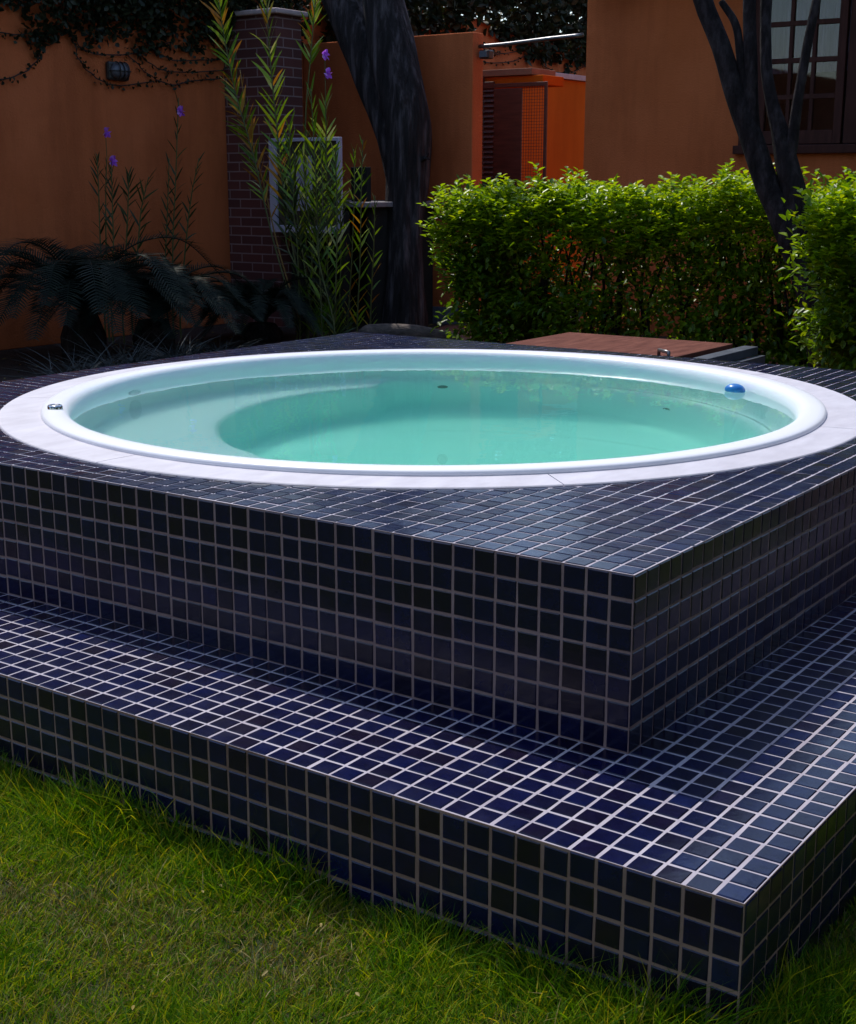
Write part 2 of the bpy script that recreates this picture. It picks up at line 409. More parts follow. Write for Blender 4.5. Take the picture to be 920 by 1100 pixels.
def grass():
    def pts(n, x0, x1, y0, y1):
        return np.stack([RNG.uniform(x0, x1, n), RNG.uniform(y0, y1, n)], 1)
    P = np.concatenate([pts(150000, -1.25, -0.4, -0.8, 1.7), pts(30000, -0.45, 0.5, -1.0, -0.4), pts(70000, -3.4, -1.25, -1.8, 4.2), pts(45000, -1.25, -0.4, 1.7, 4.2),
                        pts(26000, 0.5, 3.2, -1.8, -0.4), pts(20000, -1.25, 0.5, -1.8, -0.9)])
    inside = (P[:, 0] > -0.402) & (P[:, 1] > -0.402)
    P = P[~inside]
    d_edge = np.where(P[:, 1] < -0.4, np.where(P[:, 0] < -0.4, np.hypot(P[:, 0] + .4, P[:, 1] + .4), -0.4 - P[:, 1]), -0.4 - P[:, 0])
    n1 = fnoise(P[:, 0], P[:, 1], 3.2); n2 = fnoise(P[:, 0], P[:, 1], 11, 7)
    keep = RNG.random(len(P)) < np.clip(0.80 + 0.45 * n2 + 0.3 * n1 + 0.6 * (d_edge < 0.1), 0.12, 1)
    P, d_edge, n1, n2 = P[keep], d_edge[keep], n1[keep], n2[keep]
    n = len(P)
    near = np.clip(1 - d_edge / 0.20, 0, 1) * np.clip(.75 + 1.2 * fnoise(P[:, 0], P[:, 1], 5, 77), .15, 1.3)
    L = RNG.uniform(0.016, 0.044, n) * (1 + 0.5 * n1) + near * RNG.uniform(0.01, 0.13, n) * (RNG.random(n) < .5) + (RNG.random(n) < .01) * .03
    lean = RNG.uniform(0.1, 0.85, n) * (1 - 0.35 * near)
    clump = fnoise(P[:, 0], P[:, 1], 9, 31) * 2.5
    a = clump + RNG.normal(0, 1.5, n)
    D = unit(np.stack([np.cos(a) * lean, np.sin(a) * lean, np.ones(n)], 1))
    bend = np.stack([np.cos(a), np.sin(a), -0.55 * np.ones(n)], 1) * RNG.uniform(0.1, 0.6, n)[:, None]
    V, F = blade_geo(np.column_stack([P, np.full(n, ZL)]), D, L, RNG.uniform(0.0012, 0.0030, n) * (1 + .35 * near), bend, K=3)
    dry = (RNG.random(n) < np.clip(0.20 + 0.6 * (-n1 - 0.02) - 0.3 * near, 0.015, 0.6))
    # lying clippings
    mi = np.repeat(dry.astype(int), F.shape[0] // n)
    o = mesh_np('grass', V, F, [M['grass'], M['grass_dry']], mi=mi)
    tag(o, kind='stuff')


grass()

n = 420
P = np.column_stack([RNG.uniform(3.3, 8.0, n), RNG.uniform(2.8, 7.4, n), np.full(n, .012)])
n2 = 60
P = np.concatenate([P, np.column_stack([RNG.uniform(-1.5, -.42, n2), RNG.uniform(-1.2, 2.2, n2), RNG.uniform(-.03, -.012, n2)])])
D = unit(np.column_stack([RNG.normal(size=(len(P), 2)), RNG.normal(size=len(P)) * .25]))
V, F = leaf_geo(P, D, np.where(P[:, 0] < 0, RNG.uniform(.008, .022, len(P)), RNG.uniform(.02, .06, len(P))), np.where(P[:, 0] < 0, .006, .016), fold=.3, up=np.broadcast_to([0, 0, 1.0], P.shape))
tag(mesh_np('leaf_litter', V, F, M['grass_dry']), kind='stuff')

# ------------------------------------------------------------------ hot tub
CX = CY = 1.5
tub = empty('hot_tub', (CX, CY, 0), 'round white hot tub in a square navy tiled block with a low step', 'hot tub')
R_RING, R_RING_IN = 1.372, 1.236


def clip_outside(poly, cx, cy, R):
    """keep the part of a convex polygon beyond the tangent of the circle nearest to it"""
    px = sum(p[0] for p in poly) / len(poly) - cx; py = sum(p[1] for p in poly) / len(poly) - cy
    l = math.hypot(px, py)
    if l < R - 0.06: return None
    nx, ny = px / l, py / l
    dd = [(p[0] - cx) * nx + (p[1] - cy) * ny - R for p in poly]
    out = []
    for i in range(len(poly)):
        j = (i + 1) % len(poly)
        if dd[i] >= 0: out.append(poly[i])
        if dd[i] * dd[j] < 0:
            t = dd[i] / (dd[i] - dd[j])
            out.append((poly[i][0] + t * (poly[j][0] - poly[i][0]), poly[i][1] + t * (poly[j][1] - poly[i][1])))
    if len(out) < 3: return None
    A = 0.5 * abs(sum(out[i][0] * out[(i + 1) % len(out)][1] - out[(i + 1) % len(out)][0] * out[i][1] for i in range(len(out))))
    return out if A > 8e-5 else None


T = 0.05; G = 0.0024


def add_tile(mb, poly, o, u, v, n, h=0.0019, b=0.0022):
    """one tile: polygon in (u, v) coordinates on plane o with outward normal n"""
    cx = sum(p[0] for p in poly) / len(poly); cy = sum(p[1] for p in poly) / len(poly)
    rot = random.gauss(0, 0.009); jx, jy = random.gauss(0, 0.0005), random.gauss(0, 0.0005)
    tx, ty, tz = random.gauss(0, 0.0065), random.gauss(0, 0.0065), random.gauss(0, 0.00025)
    base, mid, top = [], [], []
    ca, sa = math.cos(rot), math.sin(rot)
    rad = max(math.hypot(p[0] - cx, p[1] - cy) for p in poly)
    for p in poly:
        x, y = p[0] - cx, p[1] - cy
        x, y = x * ca - y * sa, x * sa + y * ca
        for lst, s, hh in ((base, 1.0, -0.006), (mid, 1.0, h - b), (top, 1 - b * 1.35 / max(rad, 0.006), h)):
            X, Y = x * s + cx + jx, y * s + cy + jy
            Z = hh + (tz + tx * x * s + ty * y * s if lst is not base else 0)
            lst.append(o + u * X + v * Y + n * Z)
    k = len(poly)
    vs = base + mid + top
    fs = []
    for i in range(k):
        j = (i + 1) % k
        fs.append((i, j, k + j, k + i)); fs.append((k + i, k + j, 2 * k + j, 2 * k + i))
    fs.append(tuple(2 * k + i for i in range(k)))
    if u.cross(v).dot(n) < 0: fs = [f[::-1] for f in fs]
    mb.add(vs, fs)


def tile_field(mb, o, u, v, n, nu, nv, keep=None, clip=None, shift=0.0):
    o, u, v, n = Vector(o), Vector(u), Vector(v), Vector(n)
    sheet = {}
    for i in range(nu):
        du = random.gauss(0, 0.0003)
        for j in range(nv):
            if keep and not keep(i, j): continue
            sx, sy, sr = sheet.setdefault((i // 6, j // 6), (random.gauss(0, .0006), random.gauss(0, .0006), random.gauss(0, .0035)))
            x0, y0 = i * T + G + du + sx - sr * (j % 6 - 2.5) * T, j * T + G + sy + sr * (i % 6 - 2.5) * T
            q = [(x0, y0), (x0 + T - 2 * G, y0), (x0 + T - 2 * G, y0 + T - 2 * G), (x0, y0 + T - 2 * G)]
            if clip:
                q = clip_outside(q, *clip)
                if not q: continue
            add_tile(mb, q, o, u, v, n)


# upper block: grout body (hollow) and tiles
E_ = 0.0
mb = MB()
circ = [(CX + 1.30 * math.cos(2 * PI * k / 128), CY + 1.30 * math.sin(2 * PI * k / 128)) for k in range(128)]
S = 3.0
bm = bmesh.new()
outer = []
for k in range(128):
    a = 2 * PI * k / 128; c, s = math.cos(a), math.sin(a)
    m = 1.5 / max(abs(c), abs(s)); outer.append((CX + c * m, CY + s * m))
vs = [(x, y, ZB) for x, y in circ] + [(x, y, ZB) for x, y in outer] + [(x, y, -0.08) for x, y in outer]
fs = []
for k in range(128):
    j = (k + 1) % 128
    fs.append((k, 128 + k, 128 + j, j))
mb.add(vs, fs)
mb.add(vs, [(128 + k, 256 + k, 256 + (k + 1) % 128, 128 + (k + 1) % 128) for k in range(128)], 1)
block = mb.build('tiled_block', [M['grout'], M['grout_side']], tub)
mb = MB()
tile_field(mb, (0, 0, ZB), (1, 0, 0), (0, 1, 0), (0, 0, 1), 60, 60, clip=(CX, CY, R_RING + 0.002))
tile_field(mb, (0, 0, ZB), (0, 1, 0), (0, 0, -1), (-1, 0, 0), 60, 8, keep=lambda i, j: j < 7)
tile_field(mb, (0, 0, ZB), (1, 0, 0), (0, 0, -1), (0, -1, 0), 60, 8, keep=lambda i, j: j < 7)
tile_field(mb, (3, 0, ZB), (0, 1, 0), (0, 0, -1), (1, 0, 0), 60, 11)
tile_field(mb, (0, 3, ZB), (1, 0, 0), (0, 0, -1), (0, 1, 0), 60, 11)
mb.build('tiles', M['tile'], block)
# lower step along the two front sides
mb = MB()
prof = [(-0.4, -0.4), (3.0, -0.4), (3.0, 0.0), (0.0, 0.0), (0.0, 3.0), (-0.4, 3.0)]
vs = [(x, y, ZS) for x, y in prof] + [(x, y, -0.08) for x, y in prof]
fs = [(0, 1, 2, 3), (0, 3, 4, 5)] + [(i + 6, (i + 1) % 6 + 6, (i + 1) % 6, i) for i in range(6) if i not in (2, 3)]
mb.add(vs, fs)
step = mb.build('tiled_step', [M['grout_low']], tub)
# paler grout on the step top; its sides carry earth stains plus painted shade
mb = MB()
tile_field(mb, (-0.4, -0.4, ZS), (1, 0, 0), (0, 1, 0), (0, 0, 1), 68, 68, keep=lambda i, j: i < 8 or j < 8)
tile_field(mb, (-0.4, -0.4, ZS), (0, 1, 0), (0, 0, -1), (-1, 0, 0), 68, 5)
tile_field(mb, (-0.4, -0.4, ZS), (1, 0, 0), (0, 0, -1), (0, -1, 0), 68, 5)
tile_field(mb, (3, -0.4, ZS), (0, 1, 0), (0, 0, -1), (1, 0, 0), 8, 5)
tile_field(mb, (-0.4, 3, ZS), (1, 0, 0), (0, 0, -1), (0, 1, 0), 8, 5)
mb.build('tiles', M['tile'], step)
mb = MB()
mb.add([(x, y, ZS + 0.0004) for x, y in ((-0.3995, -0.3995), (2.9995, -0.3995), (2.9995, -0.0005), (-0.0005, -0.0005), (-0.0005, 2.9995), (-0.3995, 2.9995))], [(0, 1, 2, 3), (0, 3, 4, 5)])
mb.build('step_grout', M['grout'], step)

# stone coping ring, laid in segments
mb = MB()
segs = 7; per = 34
for s in range(segs):
    a0 = 2 * PI * s / segs + 3.98; a1 = a0 + 2 * PI / segs - 0.0022
    rows = []
    for k in range(per + 1):
        a = a0 + (a1 - a0) * k / per; c, q = math.cos(a), math.sin(a)
        rows.append([(CX + r * c, CY + r * q, z) for r, z in ((1.20, ZB - .02), (1.20, ZB + .0055), (R_RING - .003, ZB + .0055), (R_RING, ZB + .003), (R_RING, ZB - .02))])
    vs = [p for r in rows for p in r]; n = 5
    fs = [(i * n + k, (i + 1) * n + k, (i + 1) * n + k + 1, i * n + k + 1) for i in range(per) for k in range(n - 1)]
    fs += [(0, 1, 2, 3, 4), tuple(per * n + k for k in (4, 3, 2, 1, 0))]
    mb.add(vs, fs)
mb.build('coping_ring', M['stone'], tub)

# acrylic shell
def sm(x):
    x = min(max(x, 0), 1); return x * x * (3 - 2 * x)


def bench_r(deg):
    d = deg % 360
    w = sm((d - 43) / 8) * (1 - sm((d - 236) / 12))
    return 1.095 + w * (float(np.interp(d, [47, 68, 94, 126, 145, 157, 240], [.94, .89, .80, .72, .69, .67, .67])) - 1.095)


WZ = 0.530
mb = MB(); NT = 320; rows = []
for k in range(NT):
    a = 2 * PI * k / NT; rb = bench_r(math.degrees(a))
    pr = [(1.243, ZB + .001), (1.245, .559), (1.243, .565), (1.237, .569), (1.222, .5715), (1.200, .572), (1.181, .570), (1.169, .564), (1.161, .553), (1.156, .539),
          (1.153, .515), (1.150, .46), (1.146, .39), (1.140, .32), (1.132, .285), (1.122, .264), (1.112, .256), (1.104, .2525)]
    for t in (0.2, 0.4, 0.6, 0.8, 0.93):
        pr.append((1.104 + (rb + .014 - 1.104) * t, .252 - .004 * t))
    pr += [(rb + .004, .244), (rb - .008, .236), (rb - .018, .216), (rb - .025, .17), (rb - .040, .06), (rb - .056, -.02), (rb - .080, -.075), (rb - .115, -.098), (rb - .17, -.106),
           (rb * .5, -.11), (0.1, -.11)]
    rows.append([(CX + r * math.cos(a), CY + r * math.sin(a), z) for r, z in pr])
n = len(rows[0])
vs = [p for r in rows for p in r] + [(CX, CY, -.11)]
fs = [(k * n + i, k * n + i + 1, ((k + 1) % NT) * n + i + 1, ((k + 1) % NT) * n + i) for k in range(NT) for i in range(n - 1)]
fs += [(k * n + n - 1, NT * n, ((k + 1) % NT) * n + n - 1) for k in range(NT)]
mb.add(vs, fs)
shell = mb.build('tub_shell', M['acrylic'], tub, smooth=True)


def disc(name, c, nrm, r, h, mat, parent, dome=0.3):
    nrm = Vector(nrm).normalized(); a = nrm.orthogonal().normalized(); b = nrm.cross(a); c = Vector(c)
    mb = MB(); prof = [(1.0, -0.3), (1.0, 0.5), (0.9, 0.85), (0.62, 1.0), (0.58, 0.8), (0.25, 0.8 + dome * 0.4)]
    vs = [c + (a * math.cos(2 * PI * k / 24) + b * math.sin(2 * PI * k / 24)) * r * q + nrm * h * z for q, z in prof for k in range(24)]
    fs = [(i * 24 + k, i * 24 + (k + 1) % 24, (i + 1) * 24 + (k + 1) % 24, (i + 1) * 24 + k) for i in range(len(prof) - 1) for k in range(24)]
    fs.append(tuple(5 * 24 + k for k in range(24)))
    mb.add(vs, fs)
    return mb.build(name, mat, parent, smooth=True)


ab = disc('air_button', (0.572, 2.262, .5705), (0, 0, 1), 0.023, 0.014, M['chrome'], tub)
for deg, z in ((104, .45),):
    a = math.radians(deg); c, s = math.cos(a), math.sin(a)
    disc('jet', (CX + 1.147 * c, CY + 1.147 * s, z), (-c, -s, 0.03), 0.035, 0.009, M['pale_plastic'], shell)
for deg, z in ((-20, .10), (33, .14), (150, .45)):
    a = math.radians(deg); c, s = math.cos(a), math.sin(a)
    r = 1.066 if z < 0.2 else 1.146
    disc('jet', (CX + r * c, CY + r * s, z), (-c, -s, 0.05), 0.022, 0.006, M['dark_plastic'] if z < 0.2 else M['pale_plastic'], shell)

# water
mb = MB(); NW = 96
vs = [(CX + 1.17 * math.cos(2 * PI * k / NW), CY + 1.17 * math.sin(2 * PI * k / NW), z) for z in (WZ, -.2) for k in range(NW)]
fs = [tuple(range(NW)), tuple(NW + k for k in range(NW))[::-1]] + [(k, NW + k, NW + (k + 1) % NW, (k + 1) % NW) for k in range(NW)]
fs[2:] = [f for f in fs[2:]]
mb.add(vs, fs)
tag(mb.build('water', M['water']), kind='structure')

# blue float against the far right wall of the tub
bm = bmesh.new()
bmesh.ops.create_uvsphere(bm, u_segments=24, v_segments=14, radius=0.036)
for v in bm.verts:
    v.co.z *= 0.62
    if v.co.z < -0.006: v.co.z = -0.006 + (v.co.z + 0.006) * 0.3
    if v.co.z > 0.018: v.co.x *= 0.9
me = bpy.data.meshes.new('pool_float'); bm.to_mesh(me); bm.free()
o = link_mesh('pool_float', me, M['blue_plastic'], None, True); o.location = (2.365, 0.815, WZ + 0.006); o.rotation_euler = (0.1, 0.12, 0.6)
tag(o, 'small blue dome floating by the inner wall of the hot tub', 'pool float')

# hatch platform behind the block
hz = 0.42
ht = empty('equipment_hatch', (4.1, 2.3, 0), 'reddish board hatch cover on a low box behind the tiled block', 'hatch')
mb = MB(); mb.bbox(3.06, 4.66, 1.80, 2.78, hz - .035, hz, 0.004); mb.build('cover', M['hatch'], ht)
mb = MB(); mb.box(3.10, 4.62, 1.84, 2.74, 0, hz - .036); mb.build('box', M['plinth'], ht)
mb = MB(); mb.bbox(3.06, 4.66, 1.66, 1.74, hz - .05, hz - .006, 0.004); mb.box(3.06, 4.66, 1.62, 1.655, 0.0, hz - .05); mb.build('rail', M['rail'], ht)
mb = MB(); mb.tube([(3.95, 1.88, hz + .002), (3.95, 1.88, hz + .03), (3.87, 1.79, hz + .032), (3.87, 1.79, hz + .002)], 0.009, 8); mb.build('handle', M['galv'], ht, True)

# ------------------------------------------------------------------ walls and house
def wall(name, label, boxes, m='orange'):
    t = empty(name, ((boxes[0][0] + boxes[0][1]) / 2, (boxes[0][2] + boxes[0][3]) / 2, 0), label, 'wall')
    mb = MB()
    for b in boxes: mb.bbox(*b, b=0.008)
    mb.build('render', M[m], t)
    return t


wA = wall('garden_wall', 'free end of an orange rendered wall behind the big dark tree trunk', [(8.1, 8.265, 5.723, 7.60, 0, 2.47)])
mb = MB(); mb.box(8.088, 8.1, 5.72, 7.59, 0, 0.15); mb.build('plinth', M['plinth'], wA)
wL = wall('boundary_wall', 'long orange boundary wall hung with dark creeper along its top', [(-7.0, 20.0, 7.602, 7.80, 0, 2.95)])

# pier, lintel and gate in the recess
wG = wall('gate_wall', 'low orange wall, bounced glow in its colour, with a pale coping beside the gate', [(9.75, 15.0, 6.60, 6.80, 0, 2.29), (8.93, 9.3, 5.52, 6.80, 2.08, 2.165)], 'orange_glow')
mb = MB(); mb.bbox(10.45, 15.0, 6.56, 6.84, 2.292, 2.345, 0.004); mb.build('coping', M['coping_wall'], wG)
mb = MB(); mb.bbox(8.90, 9.32, 5.62, 6.82, 2.168, 2.225, 0.004); mb.build('brown_coping', M['brown_coping'], wG)
gt = empty('gate', (8.85, 5.8, 0), 'dark red louvred gate with an open wire mesh leaf in the orange wall', 'gate')
mb = MB()
mb.bbox(8.86, 8.90, 6.116, 6.30, 0, 2.16, 0.004)
for k in range(44): 
    z = 0.1 + k * 0.045
    mb.add([(8.862, 6.0, z), (8.862, 6.115, z), (8.895, 6.115, z + .055), (8.895, 6.0, z + .055)], [(0, 1, 2, 3)])
mb.bbox(8.862, 8.89, 6.0, 6.115, 2.06, 2.12, 0.004)
mb.build('louvre_leaf', M['wood_dark'], gt)
mb = MB(); mb.bbox(8.865, 8.885, 5.70, 5.998, 0, 2.055, 0.004); mb.build('plank', M['wood_dark'], gt)
mb = MB()
mb.bbox(8.865, 8.885, 5.44, 5.47, 0, 2.10, 0.003); mb.bbox(8.865, 8.885, 5.471, 5.999, 2.065, 2.10, 0.003)
mb.build('mesh_frame', M['wood_dark'], gt)
mb = MB()
for k in range(8): mb.box(8.873, 8.877, 5.49 + k * .027, 5.493 + k * .027, 0.05, 2.064)
for k in range(74): mb.box(8.8695, 8.8725, 5.47, 5.70, 0.06 + k * .027, 0.063 + k * .027)
mb.build('wire_mesh', M['mesh_metal'], gt)

# pipe between wall and house, and a small floodlight
mb = MB(); mb.tube(spline([(8.2, 5.73, 2.36), (8.2, 5.45, 2.365), (8.2, 5.05, 2.385), (8.23, 4.735, 2.40)], 14), 0.016, 8)
tag(mb.build('pipe', M['galv'], None, True), 'thin pale pipe running from the orange wall to the house', 'pipe')
fl = empty('floodlight', (8.2, 5.69, 2.30), 'small black floodlight at the free end of the orange wall', 'light')
mb = MB(); mb.bbox(8.16, 8.24, 5.60, 5.70, 2.255, 2.325, 0.01); mb.build('housing', M['black_metal'], fl)
mb = MB(); mb.bbox(8.145, 8.158, 5.61, 5.69, 2.265, 2.315, 0.004); mb.build('lens', M['lamp_glass'], fl)

# house
hs = empty('house', (10.5, -2, 0), 'orange rendered house with a brown timber window behind the hedge', 'house')
mb = MB()
X0, X1 = 8.3, 12.2
wy0, wy1, wz0, wz1 = 1.60, 3.37, 1.45, 2.78
mb.box(X0, X0 + .2, wy1, 4.74, 0, 2.92); mb.box(X0, X0 + .2, -9, wy0, 0, 2.92)
mb.box(X0, X0 + .2, wy0, wy1, 0, wz0); mb.box(X0, X0 + .2, wy0, wy1, wz1, 2.92)
mb.box(X0 + .2, X1, 4.54, 4.74, 0, 2.92); mb.box(X0 + .2, X1, -9, -8.8, 0, 2.92); mb.box(X1 - .2, X1, -8.8, 4.54, 0, 2.92)
mb.build('wall', M['orange'], hs)
mb = MB()
rx0, rx1, ry0, ry1, zt = X0 - .45, X1 + .45, -9.45, 4.76, 3.9
xm = (rx0 + rx1) / 2
vs = [(rx0, ry0, 2.95), (rx1, ry0, 2.95), (rx1, ry1, 2.95), (rx0, ry1, 2.95), (xm, ry0 + 2, zt), (xm, ry1 - 2, zt), (rx0, ry0, 2.89), (rx1, ry0, 2.89), (rx1, ry1, 2.89), (rx0, ry1, 2.89)]
mb.add(vs, [(0, 4, 5, 3), (1, 2, 5, 4), (0, 1, 4), (2, 3, 5), (6, 9, 8, 7), (0, 3, 9, 6), (3, 2, 8, 9), (2, 1, 7, 8), (1, 0, 6, 7)])
mb.build('roof', M['roof'], hs)
mb = MB(); mb.box(X0 + .9, X0 + .92, 1.2, 3.8, 0.8, 2.9); mb.build('interior', M['room'], hs)
wn = MB()
xf = X0 - .03
wn.bbox(xf, X0 + .12, wy1 - .07, wy1, wz0, wz1, .005); wn.bbox(xf, X0 + .12, wy0, wy0 + .07, wz0, wz1, .005); wn.bbox(xf, X0 + .12, wy0 + .07, wy1 - .07, wz1 - .06, wz1, .005)
win = wn.build('window', M['wood_win'], hs)
s = MB(); s.bbox(X0 - .06, X0 + .14, wy0 - .03, wy1 + .03, wz0 - .003, wz0 + .062, .006); s.build('sill', M['wood_win'], win)
for (a, b) in ((wy1 - .075, 2.575), (2.555, wy0 + .075)):        # two casements
    s = MB(); z0, z1 = wz0 + .068, wz1 - .065
    xs0, xs1 = X0 - .005, X0 + .045
    lo, hi = min(a, b), max(a, b)
    st = .062
    s.bbox(xs0, xs1, lo, lo + st, z0, z1, .004); s.bbox(xs0, xs1, hi - .115, hi, z0, z1, .004)
    s.bbox(xs0, xs1, lo + st, hi - .115, z0, z0 + .10, .004); s.bbox(xs0, xs1, lo + st, hi - .115, z1 - .06, z1, .004)
    yl, yh = lo + st, hi - .115
    for k in (1, 2):
        y = yl + (yh - yl) * k / 3; s.bbox(xs0 + .004, xs1 - .004, y - .014, y + .014, z0 + .10, z1 - .06, .003)
    for z in (1.862, 2.125, 2.39, 2.63):
        s.bbox(xs0 + .002, xs1 - .006, yl, yh, z - .018, z + .018, .003)
    s.build('sash', M['wood_win'], win)
    s = MB(); s.box(xs0 + .022, xs0 + .026, yl - .01, yh + .01, z0 + .09, z1 - .05); s.build('glass', M['glass'], win)
s = MB()
ys = np.linspace(wy0 + .5, wy1 - .1, 90)
vs = [(X0 + .22 + .03 * math.sin(y * 62 + 1.3 * math.sin(y * 9)), y, z) for z in (2.05, wz1 - .04) for y in ys]
s.add(vs, [(i, i + 1, 90 + i + 1, 90 + i) for i in range(89)])
s.build('curtain', M['curtain'], win, True)

# wall lamp on the boundary wall
wl = empty('wall_lamp', (5.80, 7.60, 2.09), 'dark oval bulkhead lamp on the orange wall under the creeper', 'lamp')
def ell(name, c, rx, ry, rz, mat, parent, cut=None):
    bm = bmesh.new(); bmesh.ops.create_uvsphere(bm, u_segments=24, v_segments=16, radius=1)
    for v in bm.verts: v.co = Vector((c[0] + v.co.x * rx, c[1] + v.co.y * ry, c[2] + v.co.z * rz))
    me = bpy.data.meshes.new(name); bm.to_mesh(me); bm.free()
    return link_mesh(name, me, mat, parent, True)
mb = MB(); mb.bbox(5.69, 5.91, 7.555, 7.605, 2.02, 2.165, .02); mb.build('back_plate', M['black_metal'], wl)
ell('glass', (5.80, 7.55, 2.092), .098, .055, .062, M['lamp_glass'], wl)
mb = MB()
for x in (5.755, 5.80, 5.845):
    mb.tube([(x, 7.55 - .062 * math.cos(t), 2.092 + .07 * math.sin(t)) for t in np.linspace(-1.5, 1.5, 9)], .006, 6)
mb.tube([(5.80 - .106 * math.cos(t), 7.553 - .058 * math.sin(t), 2.092) for t in np.linspace(0.05, PI - .05, 11)], .006, 6)
mb.build('guard', M['black_metal'], wl)

# brick chimney and barbecue counter
bk = empty('brick_chimney', (7.2, 7.3, 0), 'dark red brick chimney pillar with a pale slab cap beside the boundary wall', 'chimney')
mb = MB(); mb.box(7.045, 7.375, 7.0, 7.598, 0, 2.60); mb.build('brickwork', M['brick'], bk)
mb = MB(); mb.bbox(7.0, 7.42, 6.95, 7.598, 2.602, 2.645, .012); mb.build('cap', M['coping_wall'], bk)
bq = empty('barbecue_counter', (7.4, 6.5, 0), 'low masonry barbecue counter with a grey slab top left of the tree trunk', 'counter')
mb = MB(); mb.box(7.16, 8.08, 6.86, 6.98, 0, 1.03); mb.build('side_wall', M['near_black'], bq)
mb = MB(); mb.box(7.20, 8.08, 6.12, 6.18, 0, 1.03); mb.build('side_wall', M['near_black'], bq)
mb = MB(); mb.bbox(7.10, 8.085, 6.06, 6.99, 1.032, 1.075, .008); mb.build('slab', M['slab'], bq)
mb = MB(); mb.box(7.95, 8.07, 6.181, 6.86, 0, 1.03); mb.build('opening_shadow', M['near_black'], bq)  # dark block put in for the shadow of the opening under the slab
mb = MB(); mb.bbox(7.30, 7.36, 6.25, 6.42, 1.077, 1.36, .004); mb.build('fire_guard', M['near_black'], bq)
fr = empty('framed_panel', (6.96, 6.62, 0.8), 'white framed dark panel fixed to the brick chimney behind tall orchids', 'panel')
mb = MB()
y0, y1, z0, z1 = 6.255, 7.02, .82, 1.595
mb.bbox(6.94, 6.985, y1 - .075, y1, z0, z1, .004); mb.bbox(6.94, 6.985, y0, y0 + .03, z0, z1, .004)
mb.bbox(6.94, 6.985, y0 + .031, y1 - .076, z0, z0 + .06, .004); mb.bbox(6.94, 6.985, y0 + .031, y1 - .076, z1 - .03, z1, .004)
mb.build('frame', M['white_frame'], fr)
mb = MB(); mb.box(6.965, 6.98, y0 + .02, y1 - .06, z0 + .03, z1 - .02); mb.build('board', M['panel'], fr)
mb = MB(); mb.bbox(6.952, 6.963, 6.56, 6.73, 1.0, 1.45, .002); mb.build('pale_inset', M['pale_panel'], fr)
mb = MB(); mb.box(6.99, 7.04, 7.002, 7.015, .84, 1.58); mb.build('bracket', M['near_black'], fr)
mb = MB(); mb.box(6.99, 7.09, 6.27, 6.30, .0, 1.0); mb.build('post', M['near_black'], fr)


# ------------------------------------------------------------------ trees
def crown_geo(center, rad, ncl, per, L, W, spread=0.42, hole=0.0):
    c = np.array(center); r = np.array(rad)
    d = unit(RNG.normal(size=(ncl, 3))); k = RNG.uniform(0.25, 1, (ncl, 1)) ** 0.5
    cc = c + d * k * r
    sz = RNG.uniform(0.6, 1.3, ncl)
    P = np.repeat(cc, per, 0) + RNG.normal(size=(ncl * per, 3)) * spread * np.repeat(sz, per)[:, None] * np.array([1, 1, .6])
    D = unit(RNG.normal(size=(len(P), 3)) + (P - c) / r * 0.6 + np.array([0, 0, -.25]))
    return cc, leaf_geo(P, D, RNG.uniform(.7, 1.3, len(P)) * L, RNG.uniform(.8, 1.2, len(P)) * W)


def tree(name, label, loc, trunks, limbs_to, crown, bark, leafm, sides=22, rough=.16):
    t = empty(name, loc, label, 'tree')
    mb = MB()
    for i, (pts, rad) in enumerate(trunks):
        n = 46 if sides > 14 else 28
        q = spline(pts, n); rr = np.interp(np.linspace(0, 1, n), np.linspace(0, 1, len(rad)), rad)
        mb.tube(q, list(rr), sides, rough, seed=i * 3.1 + 1)
    ends = [Vector(p[0][-1]) for p in trunks]
    cc, (V, F) = crown_geo(*crown)
    for k in range(limbs_to):
        c = Vector(cc[k]); e = min(ends, key=lambda q: (q - c).length)
        q = spline([e - Vector((0, 0, .25)), e.lerp(c, .45) + Vector((random.uniform(-.2, .2), random.uniform(-.2, .2), .25)), c], 10)
        mb.tube(q, list(np.linspace(.055, .012, 10)), 7, .1, seed=k)
    mb.build('trunk', bark, t, True)
    mesh_np('crown', V, F, leafm, t)
    return t


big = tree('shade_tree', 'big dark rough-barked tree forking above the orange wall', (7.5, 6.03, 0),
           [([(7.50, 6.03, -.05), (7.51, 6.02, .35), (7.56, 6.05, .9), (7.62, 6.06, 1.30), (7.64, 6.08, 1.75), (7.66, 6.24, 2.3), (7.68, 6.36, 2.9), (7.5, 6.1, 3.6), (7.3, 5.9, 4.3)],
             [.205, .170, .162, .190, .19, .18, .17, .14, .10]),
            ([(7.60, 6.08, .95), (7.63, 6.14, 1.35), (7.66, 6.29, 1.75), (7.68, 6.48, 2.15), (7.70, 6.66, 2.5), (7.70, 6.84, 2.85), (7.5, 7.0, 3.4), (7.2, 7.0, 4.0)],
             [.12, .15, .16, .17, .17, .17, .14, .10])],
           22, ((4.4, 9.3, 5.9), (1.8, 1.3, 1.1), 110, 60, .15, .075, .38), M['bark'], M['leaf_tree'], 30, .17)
mb = MB(); mb.tube([(7.60, 5.90, 1.42), (7.58, 5.83, 1.44), (7.56, 5.80, 1.47)], [.03, .014, .006], 8, .2); mb.tube([(7.58, 5.84, 1.44), (7.56, 5.79, 1.42)], [.012, .005], 6)
mb.build('twig', M['bark'], big)

